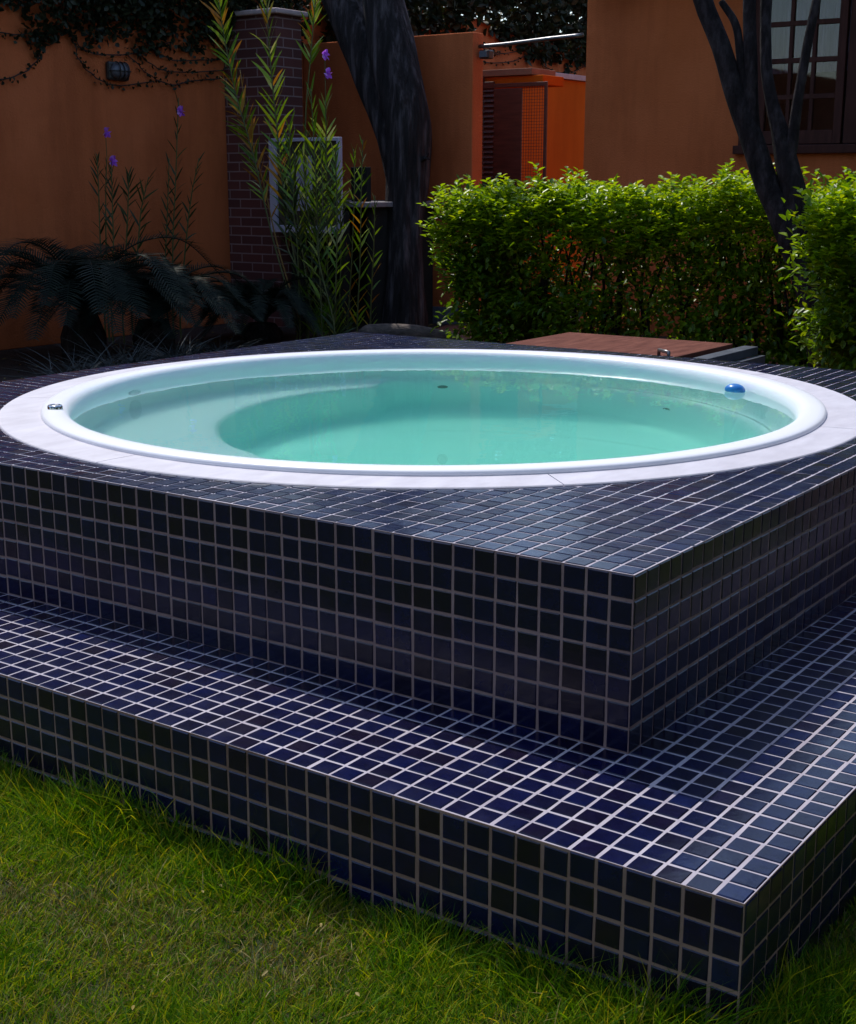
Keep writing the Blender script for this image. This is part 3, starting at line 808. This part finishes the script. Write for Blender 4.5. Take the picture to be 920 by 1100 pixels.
xr = 6.06
small = tree('slender_tree', 'slender leaning tree with several thin stems in front of the house window', (xr, 1.76, 0),
             [([(xr, 1.76, -.05), (xr, 1.90, .54), (xr, 2.12, 1.03), (xr, 2.22, 1.21), (xr, 2.33, 1.48), (xr - .02, 2.45, 1.76), (xr - .04, 2.55, 2.04), (xr - .08, 2.70, 2.4), (xr - .3, 2.85, 3.2), (xr - .6, 2.9, 4.2)],
               [.095, .08, .078, .074, .070, .064, .058, .055, .05, .035]),
              ([(xr, 2.00, .80), (xr + .03, 2.05, 1.12), (xr + .03, 2.12, 1.35), (xr + .03, 2.18, 1.55), (xr + .03, 2.24, 1.72), (xr + .05, 2.30, 2.0), (xr + .1, 2.33, 2.6), (xr + .1, 2.2, 3.6)],
               [.05, .075, .068, .05, .038, .034, .032, .022]),
              ([(xr, 2.10, 1.22), (xr + .02, 2.09, 1.45), (xr + .03, 2.07, 1.75), (xr + .05, 2.0, 2.3), (xr + .1, 1.8, 3.4)], [.03, .034, .03, .026, .02]),
              ([(xr, 2.30, 1.42), (xr + .01, 2.345, 1.6), (xr + .01, 2.38, 2.0), (xr, 2.40, 2.35), (xr - .1, 2.4, 3.6)], [.045, .045, .042, .040, .03]),
              ([(xr, 2.31, 1.50), (xr - .01, 2.42, 1.90), (xr - .01, 2.47, 2.15), (xr - .02, 2.57, 2.30)], [.03, .026, .024, .02])],
             14, ((7.6, 0.6, 5.4), (1.4, 1.2, .9), 60, 50, .11, .05, .34), M['bark2'], M['leaf_tree'], 14, .10)

# unseen tree added right of the tub to block sky from the tiles
side = tree('side_block_tree', 'broad leafy tree added out of view right of the tiled step to block sky', (3.2, -4.2, 0),
            [([(3.2, -4.2, -.2), (3.18, -4.15, 1.2), (3.1, -4.0, 2.4), (3.0, -3.9, 3.6)], [.2, .16, .14, .09])],
            16, ((3.2, -4.2, 4.4), (2.3, 1.9, 1.6), 200, 60, .15, .075, .40), M['bark'], M['leaf_tree'], 14, .12)


# unseen trees added behind and beside the camera to darken the upright tile faces
for lab, loc, cr in (('round unseen tree added across the lawn to darken the tub corner', (-6.0, -2.6, 0), ((-6.0, -2.6, 3.3), (1.8, 2.6, 2.4), 150, 60, .17, .085, .45)),
                     ('wide unseen tree added across the lawn to darken the long tiled side', (-5.8, 2.9, 0), ((-5.8, 2.9, 3.3), (1.7, 2.6, 2.4), 150, 60, .17, .085, .45)),
                     ('low bushy tree added out of view by the right end of the tiled step to block sky', (.6, -3.1, 0), ((.6, -3.1, 1.8), (1.1, .7, 1.6), 110, 60, .14, .07, .32)),
                     ('low bushy tree added out of view between the broad tree and the house to block sky', (4.4, -2.9, 0), ((4.4, -2.9, 1.7), (1.4, .9, 1.5), 90, 60, .14, .07, .32)),
                     ('low bushy tree added beside the lawn right of the camera to block sky', (-1.2, -4.4, 0), ((-1.2, -4.4, 1.8), (1.3, .9, 1.6), 110, 60, .14, .07, .32)),
                     ('dense unseen tree added beyond the right end of the lawn to block sky', (-3.4, -6.2, 0), ((-3.4, -6.2, 3.6), (2.6, 1.8, 2.9), 170, 60, .17, .085, .45))):
    x, y, _z = loc; zc = cr[0][2]
    tree('sky_block_tree', lab, loc, [([(x, y, -.2), (x + .05, y + .03, 1.0), (x - .03, y, 2.0), (x, y, zc)], [.17, .13, .11, .07])], 10, cr, M['bark'], M['leaf_tree'], 12, .12)


# ------------------------------------------------------------------ hedge and shrub
def leafy(name, label, cat, loc, lo, hi, n_in, n_new, L, W, seed, mats, tops=40, taper=.25, stems=12):
    t = empty(name, loc, label, cat)
    lo, hi = np.array(lo), np.array(hi); c = (lo + hi) / 2; h = (hi - lo) / 2
    # clumps spread mostly over the outside of a lumpy block
    ncl = n_in // 28
    U = RNG.uniform(-1, 1, (ncl * 3, 3)); ax = RNG.integers(0, 3, len(U)); push = RNG.random(len(U)) < .72
    for a in range(3):
        s = push & (ax == a); U[s, a] = np.sign(U[s, a]) * RNG.uniform(.72, 1.0, s.sum())
    bump = np.array([noise.noise(Vector((u[0] * 1.5 + seed, u[1] * 3.0, u[2] * 2.0))) for u in U])
    U = U[:ncl] * (1 + .17 * bump[:ncl, None])
    U[:, :2] *= (1 - taper * .5 * (1 - (U[:, 2:3] + 1) / 2))
    cc = c + U * h
    # the foot is thin: drop clumps near the ground at random
    keep = RNG.random(ncl) < np.clip((cc[:, 2] - lo[2]) / (hi[2] - lo[2]) * 2.0 + .38, 0, 1)
    cc = cc[keep]; per = 28
    P = np.repeat(cc, per, 0) + RNG.normal(size=(len(cc) * per, 3)) * np.array([.06, .07, .055])
    out = unit((P - c) / h + np.array([0, 0, .3]))
    D = unit(out * .8 + RNG.normal(size=P.shape) * .75 + np.array([0, 0, .12]))
    V, F = leaf_geo(P, D, RNG.uniform(.7, 1.25, len(P)) * L, RNG.uniform(.8, 1.2, len(P)) * W, fold=.22, up=np.broadcast_to([0, 0, 1.0], P.shape))
    mesh_np('foliage', V, F, mats[0], t)
    # new shoots along the top and the front shoulder
    PP, DD = [], []
    for k in range(n_new):
        y = random.uniform(lo[1], hi[1]); x = random.uniform(lo[0], hi[0])
        z = hi[2] + noise.noise(Vector((y * 2.3 + seed, x, .5))) * .15 + random.uniform(-.10, .05)
        if random.random() < .45: x = lo[0] + random.uniform(-.03, .06); z -= random.uniform(.05, .28)
        ln = random.uniform(.05, .13) * (2.0 if random.random() < .07 else 1)
        d = unit(np.array([random.gauss(-.35, .6), random.gauss(0, .8), .75]))
        m = max(3, int(ln / .014))
        for q in range(m):
            f = q / m; a = q * 2.4 + k
            PP.append(np.array([x, y, z]) + d * ln * f)
            DD.append(unit(d * .5 + np.array([math.cos(a), math.sin(a), .15])))
    PP, DD = np.array(PP), np.array(DD)
    V, F = leaf_geo(PP, DD, RNG.uniform(.6, 1.1, len(PP)) * L * 1.1, RNG.uniform(.8, 1.2, len(PP)) * W * 1.0, fold=.2, up=np.broadcast_to([0, 0, 1.0], PP.shape))
    mesh_np('new_shoots', V, F, mats[1], t)
    mb = MB()
    for k in range(stems):
        y = lo[1] + (hi[1] - lo[1]) * (k + random.uniform(.2, .8)) / stems; x = c[0] + random.uniform(-.15, .15)
        for b in range(3):
            p1 = Vector((x + random.uniform(-.25, .25), y + random.uniform(-.22, .22), hi[2] * random.uniform(.6, .92)))
            mb.tube(spline([(x, y, -.03), Vector((x, y, .25)).lerp(p1, .3) + Vector((random.uniform(-.06, .06), random.uniform(-.06, .06), 0)), p1], 8), list(np.linspace(.016, .006, 8)), 6, .1, seed=k + b)
    mb.build('stems', M['bark2'], t, True)
    return t


leafy('hedge', 'clipped lime green hedge between the hot tub and the house', 'hedge', (6.5, 3.35, 0), (6.2, 1.45, .10), (6.95, 4.84, 1.11), 34000, 1700, .056, .031, 3.0, (M['leaf_hedge'], M['leaf_new']), stems=16)
leafy('shrub', 'bushy green shrub right of the slender tree', 'shrub', (5.5, 1.1, 0), (5.15, .35, .20), (5.8, 1.66, 1.13), 13000, 560, .056, .031, 9.0, (M['leaf_hedge'], M['leaf_new']), stems=5)


# ------------------------------------------------------------------ creeper on the boundary wall
def creeper(name, label, x0, x1, low, top, n, strings, loc, size=.05):
    t = empty(name, loc, label, 'creeper')
    X = RNG.uniform(x0, x1, n * 3)
    lo = np.interp(X, [p[0] for p in low], [p[1] for p in low]) + np.array([noise.noise(Vector((x * 2.6, 3.3, 0))) * .18 + noise.noise(Vector((x * 9, 1.3, 0))) * .09 for x in X])
    Z = lo + (top - lo) * RNG.random(len(X)) ** .9
    den = np.array([noise.noise(Vector((x * 3, z * 3, 2))) for x, z in zip(X, Z)])
    keep = RNG.random(len(X)) < np.clip(.30 + (Z - lo) / .35 * .6 + .8 * den, .02, 1)
    X, Z = X[keep][:n], Z[keep][:n]
    depth = np.clip((Z - lo[keep][:n]) * .55, .02, .4)
    P = np.stack([X, 7.585 - RNG.random(len(X)) * depth, Z], 1)
    D = unit(RNG.normal(size=P.shape) + np.array([0, -.7, -.4]))
    Vs, Fs = leaf_geo(P, D, RNG.uniform(.6, 1.3, len(P)) * size, RNG.uniform(.5, .8, len(P)) * size)
    mb = MB(); PP = []
    for s in strings:
        q = spline(s, 26)
        q = [Vector((p.x, p.y + .012 * math.sin(i * 1.7), p.z)) for i, p in enumerate(q)]
        mb.tube(q, .005, 5)
        for i, p in enumerate(q):
            for _ in range(random.choice((1, 2, 2, 3))): PP.append(np.array(p) + RNG.normal(size=3) * np.array([.015, .006, .015]))
    if PP:
        PP = np.array(PP); V2, F2 = leaf_geo(PP, unit(RNG.normal(size=PP.shape) + np.array([0, -.5, -.3])), RNG.uniform(.5, 1, len(PP)) * .04, .026)
        Fs = np.concatenate([Fs, F2 + len(Vs)]); Vs = np.concatenate([Vs, V2])
        mb.build('runners', M['twig'], t)
    mesh_np('leaves', Vs, Fs, M['leaf_vine'], t)
    return t


yv = 7.575
strs = [[(4.2, yv, 2.25), (4.55, yv, 1.98), (4.85, yv, 2.02), (5.02, yv, 2.15), (5.05, yv, 2.3)],
        [(4.5, yv, 2.32), (4.8, yv, 2.29), (5.0, yv, 2.32), (5.1, yv, 2.30)],
        [(5.36, yv, 2.32), (5.42, yv, 2.14), (5.60, yv, 2.02), (5.80, yv, 1.985), (6.15, yv, 2.03)],
        [(5.30, yv, 2.36), (5.5, yv, 2.22), (5.85, yv, 2.22), (6.1, yv, 2.27), (6.4, yv, 2.36)],
        [(5.9, yv, 2.24), (6.15, yv, 2.08), (6.4, yv, 2.02), (6.6, yv, 2.06), (6.95, yv, 2.10)],
        [(5.95, yv, 2.28), (6.25, yv, 2.14), (6.55, yv, 2.13), (7.0, yv, 2.17)],
        [(6.1, yv, 2.32), (6.4, yv, 2.22), (6.75, yv, 2.24), (7.0, yv, 2.26)]]
creeper('creeper', 'dark creeper hanging in strings over the boundary wall above the bulkhead lamp', 2.5, 8.0,
        [(2.5, 2.2), (4.6, 2.30), (4.85, 2.40), (5.0, 2.12), (5.15, 2.27), (5.35, 2.17), (5.6, 2.22), (5.9, 2.22), (6.3, 2.30), (6.8, 2.36), (7.0, 2.30), (8.0, 2.35)], 2.98, 11000, strs, (5.5, 7.5, 2.6), .06)
strs = [[(9.6, yv, 2.75), (10.2, yv, 2.60), (10.9, yv, 2.66), (11.4, yv, 2.6)], [(10.8, yv, 2.8), (11.4, yv, 2.62), (12.1, yv, 2.7), (12.7, yv, 2.6)],
        [(12, yv, 2.85), (12.4, yv, 2.55), (13, yv, 2.5), (13.6, yv, 2.7)], [(10.2, yv, 2.75), (10.9, yv, 2.52), (11.7, yv, 2.55), (12.3, yv, 2.75)]]
creeper('creeper', 'dark creeper covering the sunlit wall top behind the gate', 8.3, 17.0,
        [(8.3, 2.3), (9.5, 2.55), (10.6, 2.70), (11.0, 2.9), (11.4, 2.75), (12.2, 2.68), (13.0, 2.62), (14, 2.7), (17, 2.8)], 3.7, 13500, strs, (12, 7.5, 2.9), .10)


# ------------------------------------------------------------------ bed plants
def orchid(label, loc, stems, dim=False, group='tall purple flowered reed orchids'):
    """stems: list of dict(pts, straw, flower, leafL, start)"""
    t = empty('reed_orchid', loc, label, 'orchid', group)
    Pn, Dn, Ln, Sn, mi = [], [], [], [], []
    fl = []
    for s in stems:
        q = spline(s['pts'], 40); ln = sum((q[i + 1] - q[i]).length for i in range(39))
        mb = MB(); mb.tube(q, list(np.linspace(.008, .0035, 40)), 6)
        mb.build('stem', M['stem_straw'] if s.get('straw', 0) > .5 else M['stem_green'], t, True)
        step = s.get('gap', .042); m = int(ln * (1 - s.get('start', .25)) / step)
        az = s.get('az', random.uniform(0, PI))
        for k in range(m):
            f = s.get('start', .25) + (1 - s.get('start', .25)) * k / m
            if random.random() < s.get('miss', .06): continue
            i = min(int(f * 39), 38); p = q[i].lerp(q[i + 1], f * 39 - i); tn = (q[i + 1] - q[i]).normalized()
            a = az + (PI if k % 2 else 0) + random.gauss(0, .28)
            o = Vector((math.cos(a), math.sin(a), 0)); o = (o - tn * o.dot(tn)).normalized()
            ang = random.uniform(.36, .66) * (1 - .45 * (f > .85))
            d = (tn * math.cos(ang) + o * math.sin(ang)).normalized()
            Pn.append(p); Dn.append(d); Ln.append(s.get('leafL', .2) * random.uniform(.7, 1.15) * (1 if f < .85 else .75))
            w = tn.cross(o).normalized(); Sn.append(w)
            mi.append(1 if random.random() < s.get('straw', 0) * (1.5 - f) else 0)
        for zf in s.get('flowers', ()):
            fl.append(q[-1] + Vector((random.uniform(-.01, .01), random.uniform(-.01, .01), zf)))
        if s.get('flowers'):
            mb = MB(); mb.tube([q[-1], q[-1] + Vector((0, 0, max(s['flowers'])))], .003, 5); mb.build('flower_stalk', M['stem_green'], t)
    P, D, S_ = np.array(Pn), np.array(Dn), np.array(Sn); L = np.array(Ln)
    th = RNG.uniform(.25, 1.35, len(P))[:, None] * np.where(RNG.random((len(P), 1)) < .5, 1, -1)
    S_ = unit(S_ * np.cos(th) + np.cross(D, S_) * np.sin(th))
    bend = np.column_stack([np.zeros((len(P), 2)), -RNG.uniform(.05, .30, len(P))])
    V, F = blade_geo(P, D, L, L * .108, bend, K=4, side=S_, wprof=lambda u: .5 * min(1, .45 + u * 2.2) * (1 - max(0, u - .3) * .9))
    mesh_np('leaves', V, F, [M['leaf_orchid_shade' if dim else 'leaf_orchid'], M['leaf_straw']], t, mi=np.repeat(mi, F.shape[0] // len(P)))
    for c in fl:
        pp = np.repeat(np.array(c)[None], 7, 0); a = np.linspace(0, 2 * PI, 8)[:7]
        dd = unit(np.stack([np.cos(a) * .75, -.6 + .2 * np.sin(a * 2), np.sin(a)], 1))
        V, F = leaf_geo(pp, dd, np.array([.05] * 6 + [.06]), .036, fold=.15)
        mesh_np('flower', V, F, M['petal'], t)
    return t


# --- front clump in the bed before the chimney (heights read off the wall courses behind)
CAM = np.array([-2.2102, -1.1015, 1.2503]); YAW, PIT, FPX = 0.61532, -0.233944, 1494.69
_f = np.array([math.cos(PIT) * math.cos(YAW), math.cos(PIT) * math.sin(YAW), math.sin(PIT)]); _r = np.array([math.sin(YAW), -math.cos(YAW), 0]); _u = np.cross(_r, _f)


def bed(x, y, X):
    """point of the photograph (x, y) at the planting depth X of the bed"""
    d = _f + _r * (x - 460) / FPX - _u * (y - 550) / FPX
    return tuple(CAM + d * (X - CAM[0]) / d[0])


def st(px, X, **k):
    p = [bed(x, y, X) for x, y in px]
    b = list(p[0]); b[2] = -.02
    k['pts'] = [tuple(b)] + p
    return k


AZ = math.radians(35.3 - 90)   # leaf rows spread across the line of the bed
orchid('tall reed orchid arching left with yellowed lower leaves beside the brick chimney', (6.3, 6.25, 0),
       [st([(318, 345), (293, 255), (272, 165), (252, 95), (238, 20), (230, -40)], 6.35, straw=.5, az=AZ, leafL=.22, start=.40, gap=.017),
        st([(322, 345), (300, 270), (284, 200), (268, 140), (258, 75)], 6.4, straw=.9, az=AZ, leafL=.19, start=.5, gap=.06, miss=.3),
        st([(330, 345), (308, 230), (299, 150), (291, 70), (285, -20)], 6.3, straw=.15, az=AZ, leafL=.25, start=.38, gap=.028)])
orchid('upright reed orchid with two purple flowers in front of the white framed panel', (6.35, 6.0, 0),
       [st([(336, 345), (322, 250), (313, 190), (311, 135)], 6.3, az=AZ, leafL=.22, start=.15, gap=.026),
        st([(346, 345), (342, 250), (339, 180), (334, 95)], 6.25, az=AZ, leafL=.22, start=.12, gap=.026),
        st([(352, 345), (352, 250), (351, 170), (350, 108)], 6.35, az=AZ, leafL=.22, start=.12, gap=.026, flowers=(.20, .335)),
        st([(340, 345), (333, 250), (328, 200), (325, 160)], 6.4, az=AZ + .5, leafL=.2, start=.12, gap=.028),
        st([(360, 345), (362, 270), (362, 210), (360, 160)], 6.3, az=AZ - .4, leafL=.2, start=.12, gap=.028),
        st([(330, 345), (328, 150), (334, 60), (341, -20)], 6.5, straw=.15, az=AZ, leafL=.2, start=.72, gap=.02)])
orchid('dense reed orchid with shade-coloured leaves filling the foot of the white framed panel', (6.3, 6.1, 0),
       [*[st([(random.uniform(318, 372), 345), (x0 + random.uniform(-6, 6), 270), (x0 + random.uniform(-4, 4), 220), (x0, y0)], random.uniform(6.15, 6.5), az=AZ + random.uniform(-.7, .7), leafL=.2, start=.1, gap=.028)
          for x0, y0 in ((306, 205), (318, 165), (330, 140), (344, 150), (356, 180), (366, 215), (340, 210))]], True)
orchid('short reed orchid with rusty leaves close to the big trunk', (6.4, 5.6, 0),
       [st([(384, 345), (387, 280), (388, 220), (390, 150)], 6.6, straw=.45, az=AZ, leafL=.17, start=.2, gap=.035),
        st([(374, 345), (378, 280), (381, 200), (380, 160)], 6.7, straw=.15, az=AZ, leafL=.16, start=.15, gap=.035),
        st([(398, 345), (400, 300), (402, 260), (403, 210)], 6.8, straw=.2, az=AZ + .3, leafL=.16, start=.15, gap=.04)])
orchid('reed orchid with shade-coloured leaves and two purple flowers before the orange wall', (5.5, 7.2, 0),
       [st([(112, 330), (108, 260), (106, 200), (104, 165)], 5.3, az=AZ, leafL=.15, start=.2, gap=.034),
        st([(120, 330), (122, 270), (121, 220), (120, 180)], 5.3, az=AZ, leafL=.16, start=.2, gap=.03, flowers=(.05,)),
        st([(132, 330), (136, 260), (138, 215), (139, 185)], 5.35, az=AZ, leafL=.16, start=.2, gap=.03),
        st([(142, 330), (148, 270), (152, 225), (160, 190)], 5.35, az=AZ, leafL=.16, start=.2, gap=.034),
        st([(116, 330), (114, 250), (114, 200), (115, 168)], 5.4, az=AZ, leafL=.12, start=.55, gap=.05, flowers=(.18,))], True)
orchid('thin reed orchid with shade-coloured leaves and a single flower left of the brick chimney', (6.0, 7.2, 0),
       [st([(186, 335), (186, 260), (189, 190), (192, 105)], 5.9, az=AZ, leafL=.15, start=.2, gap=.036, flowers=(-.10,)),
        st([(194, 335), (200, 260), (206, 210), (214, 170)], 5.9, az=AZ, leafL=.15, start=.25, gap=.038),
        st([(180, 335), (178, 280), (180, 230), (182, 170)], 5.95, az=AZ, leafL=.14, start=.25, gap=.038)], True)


def cycad(label, loc, nf, L, tr, seed, rise=.8):
    rs = random.Random(seed)
    t = empty('cycad', loc, label, 'cycad', 'dark cycads in the planting bed')
    x, y, z = loc
    mb = MB(); mb.tube([(x, y, -.03), (x, y, tr * .5), (x, y, tr)], [.14, .15, .10], 14, .25, seed); mb.build('trunk', M['bark2'], t, True)
    Pn, Dn, Sn, Ln = [], [], [], []
    mb = MB()
    for k in range(nf):
        a = k * 2.39996 + seed; o = Vector((math.cos(a), math.sin(a), 0)); up = rise * (1 - .75 * (k / nf)) + .12
        l = L * rs.uniform(.8, 1.1)
        q = spline([(x, y, tr), Vector((x, y, tr)) + o * l * .3 + Vector((0, 0, l * .42 * up)), Vector((x, y, tr)) + o * l * .68 + Vector((0, 0, l * .50 * up)), Vector((x, y, tr)) + o * l + Vector((0, 0, l * (.5 * up - .28)))], 30)
        mb.tube(q, list(np.linspace(.008, .002, 30)), 5)
        sd = Vector((-math.sin(a), math.cos(a), 0))
        for i in range(4, 29):
            tn = (q[min(i + 1, 29)] - q[i - 1]).normalized(); nn = sd.cross(tn)
            for sub in (0, .5):
                p = q[i].lerp(q[min(i + 1, 29)], sub)
                for sg in (-1, 1):
                    Pn.append(p); Dn.append((sd * sg * .85 + tn * .6 + nn * (.25 if nn.z > 0 else -.25)).normalized()); Sn.append(tn); Ln.append(.15 * L / .8 * math.sin(PI * (i + 1 + sub) / 31) ** .6 * rs.uniform(.85, 1.1))
    mb.build('fronds', M['leaf_cycad'], t)
    P, D, S_, L_ = map(np.array, (Pn, Dn, Sn, Ln))
    V, F = blade_geo(P, D, L_, .011, np.column_stack([np.zeros((len(P), 2)), -RNG.uniform(.05, .2, len(P))]), K=2, side=S_, wprof=lambda u: .5)
    mesh_np('leaflets', V, F, M['leaf_cycad'], t)
    return t


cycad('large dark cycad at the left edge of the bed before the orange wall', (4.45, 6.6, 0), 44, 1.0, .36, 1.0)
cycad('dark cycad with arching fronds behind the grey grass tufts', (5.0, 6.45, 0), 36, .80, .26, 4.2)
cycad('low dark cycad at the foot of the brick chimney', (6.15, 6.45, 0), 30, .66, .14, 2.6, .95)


def tuft(label, loc, n, L):
    P = np.array(loc) + RNG.normal(size=(n, 3)) * np.array([.07, .07, 0])
    a = RNG.uniform(0, 2 * PI, n); ln = RNG.uniform(.25, 1.1, n)
    D = unit(np.stack([np.cos(a) * ln, np.sin(a) * ln, np.ones(n)], 1))
    bend = np.stack([np.cos(a) * .35, np.sin(a) * .35, -RNG.uniform(.2, .85, n)], 1)
    V, F = blade_geo(P, D, RNG.uniform(.6, 1.15, n) * L, .009, bend, K=5)
    V[:, 2] = np.maximum(V[:, 2], .01)
    o = mesh_np('grass_tuft', V, F, M['leaf_grey'])
    tag(o, label, 'grass tuft', 'grey green grass tufts behind the tub')


tuft('grey green grass tuft nearest the left edge of the picture', (3.25, 5.35, 0), 210, .46)
tuft('wide grey green grass tuft with pale blades in front of the large cycad', (3.75, 5.45, 0), 260, .50)
tuft('grey green grass tuft with bleached blades left of the flat stones', (4.25, 5.45, 0), 240, .46)
tuft('thin dull grass tuft among the flat stones', (4.9, 5.75, 0), 120, .34)


def rock(label, loc, s, seed):
    bm = bmesh.new(); bmesh.ops.create_icosphere(bm, subdivisions=3, radius=1)
    for v in bm.verts:
        d = v.co.normalized(); k = 1 + .35 * noise.noise(d * 1.4 + Vector((seed, 0, 0))) + .12 * noise.noise(d * 4 + Vector((0, seed, 0)))
        v.co = Vector((d.x * s[0] * k, d.y * s[1] * k, max(d.z, -.4) * s[2] * k))
    me = bpy.data.meshes.new('rock'); bm.to_mesh(me); bm.free()
    o = link_mesh('rock', me, M['rock'], None, True); o.location = loc; o.rotation_euler.z = seed
    tag(o, label, 'rock', 'stones edging the bed')


rock('pale flat stone behind the grass tufts near the tub', (4.75, 5.25, .03), (.13, .09, .07), 1.3)
rock('brownish flat stone left of the short reed orchid', (5.5, 5.65, .03), (.15, .08, .05), 2.9)
rock('small round stone next to the brownish flat stone', (5.15, 5.6, .03), (.07, .06, .05), 4.4)
mb = MB(); mb.tube(spline([(6.5, 5.72, .05), (6.6, 5.5, .07), (6.72, 5.25, .065), (6.85, 5.0, .04)], 26), list(np.interp(np.linspace(0, 1, 26), [0, .1, .6, 1], [.05, .085, .075, .035])), 16, .28, 5)
tag(mb.build('log', M['log'], None, True), 'weathered log lying at the foot of the big dark tree', 'log')

# ------------------------------------------------------------------ camera, light, render
cam = bpy.data.cameras.new('camera'); co = bpy.data.objects.new('camera', cam); C.objects.link(co)
cam.sensor_fit = 'VERTICAL'; cam.sensor_height = 24; cam.sensor_width = 24; cam.lens = 24 * FPX / 1100
cam.clip_start = 0.05; cam.clip_end = 1000
R3 = Matrix(((_r[0], _u[0], -_f[0]), (_r[1], _u[1], -_f[1]), (_r[2], _u[2], -_f[2])))
co.matrix_world = Matrix.Translation(Vector(CAM)) @ R3.to_4x4()
scene.camera = co

SUN = Vector((0.32, 0.60, 1.0)).normalized()
el = math.asin(SUN.z); az = math.atan2(SUN.x, SUN.y)
w = bpy.data.worlds.new('World'); scene.world = w; w.use_nodes = True
nt = w.node_tree; bg = nt.nodes['Background']
sky = nt.nodes.new('ShaderNodeTexSky'); sky.sky_type = 'NISHITA'; sky.sun_disc = False
sky.sun_elevation = el; sky.sun_rotation = az; sky.air_density = 1.1; sky.dust_density = 0.9; sky.ozone_density = 1.5
nt.links.new(sky.outputs[0], bg.inputs[0]); bg.inputs[1].default_value = 0.15
sl = bpy.data.lights.new('sun', 'SUN'); sl.energy = 2.5; sl.angle = math.radians(0.5); sl.color = (1, .95, .86)
so = bpy.data.objects.new('sun', sl); C.objects.link(so); so.rotation_euler = SUN.to_track_quat('Z', 'Y').to_euler(); so.location = (3, 6, 12)

scene.view_settings.view_transform = 'Standard'; scene.view_settings.look = 'None'
scene.view_settings.exposure = 0.5; scene.view_settings.gamma = 1.0; scene.view_settings.use_curve_mapping = False
scene.render.engine = 'CYCLES'
cy = scene.cycles
cy.use_denoising = True
try: cy.denoiser = 'OPENIMAGEDENOISE'
except Exception: pass
cy.max_bounces = 14; cy.diffuse_bounces = 6; cy.glossy_bounces = 4; cy.transmission_bounces = 8; cy.transparent_max_bounces = 8
cy.sample_clamp_indirect = 6.0
cy.caustics_reflective = False; cy.caustics_refractive = True
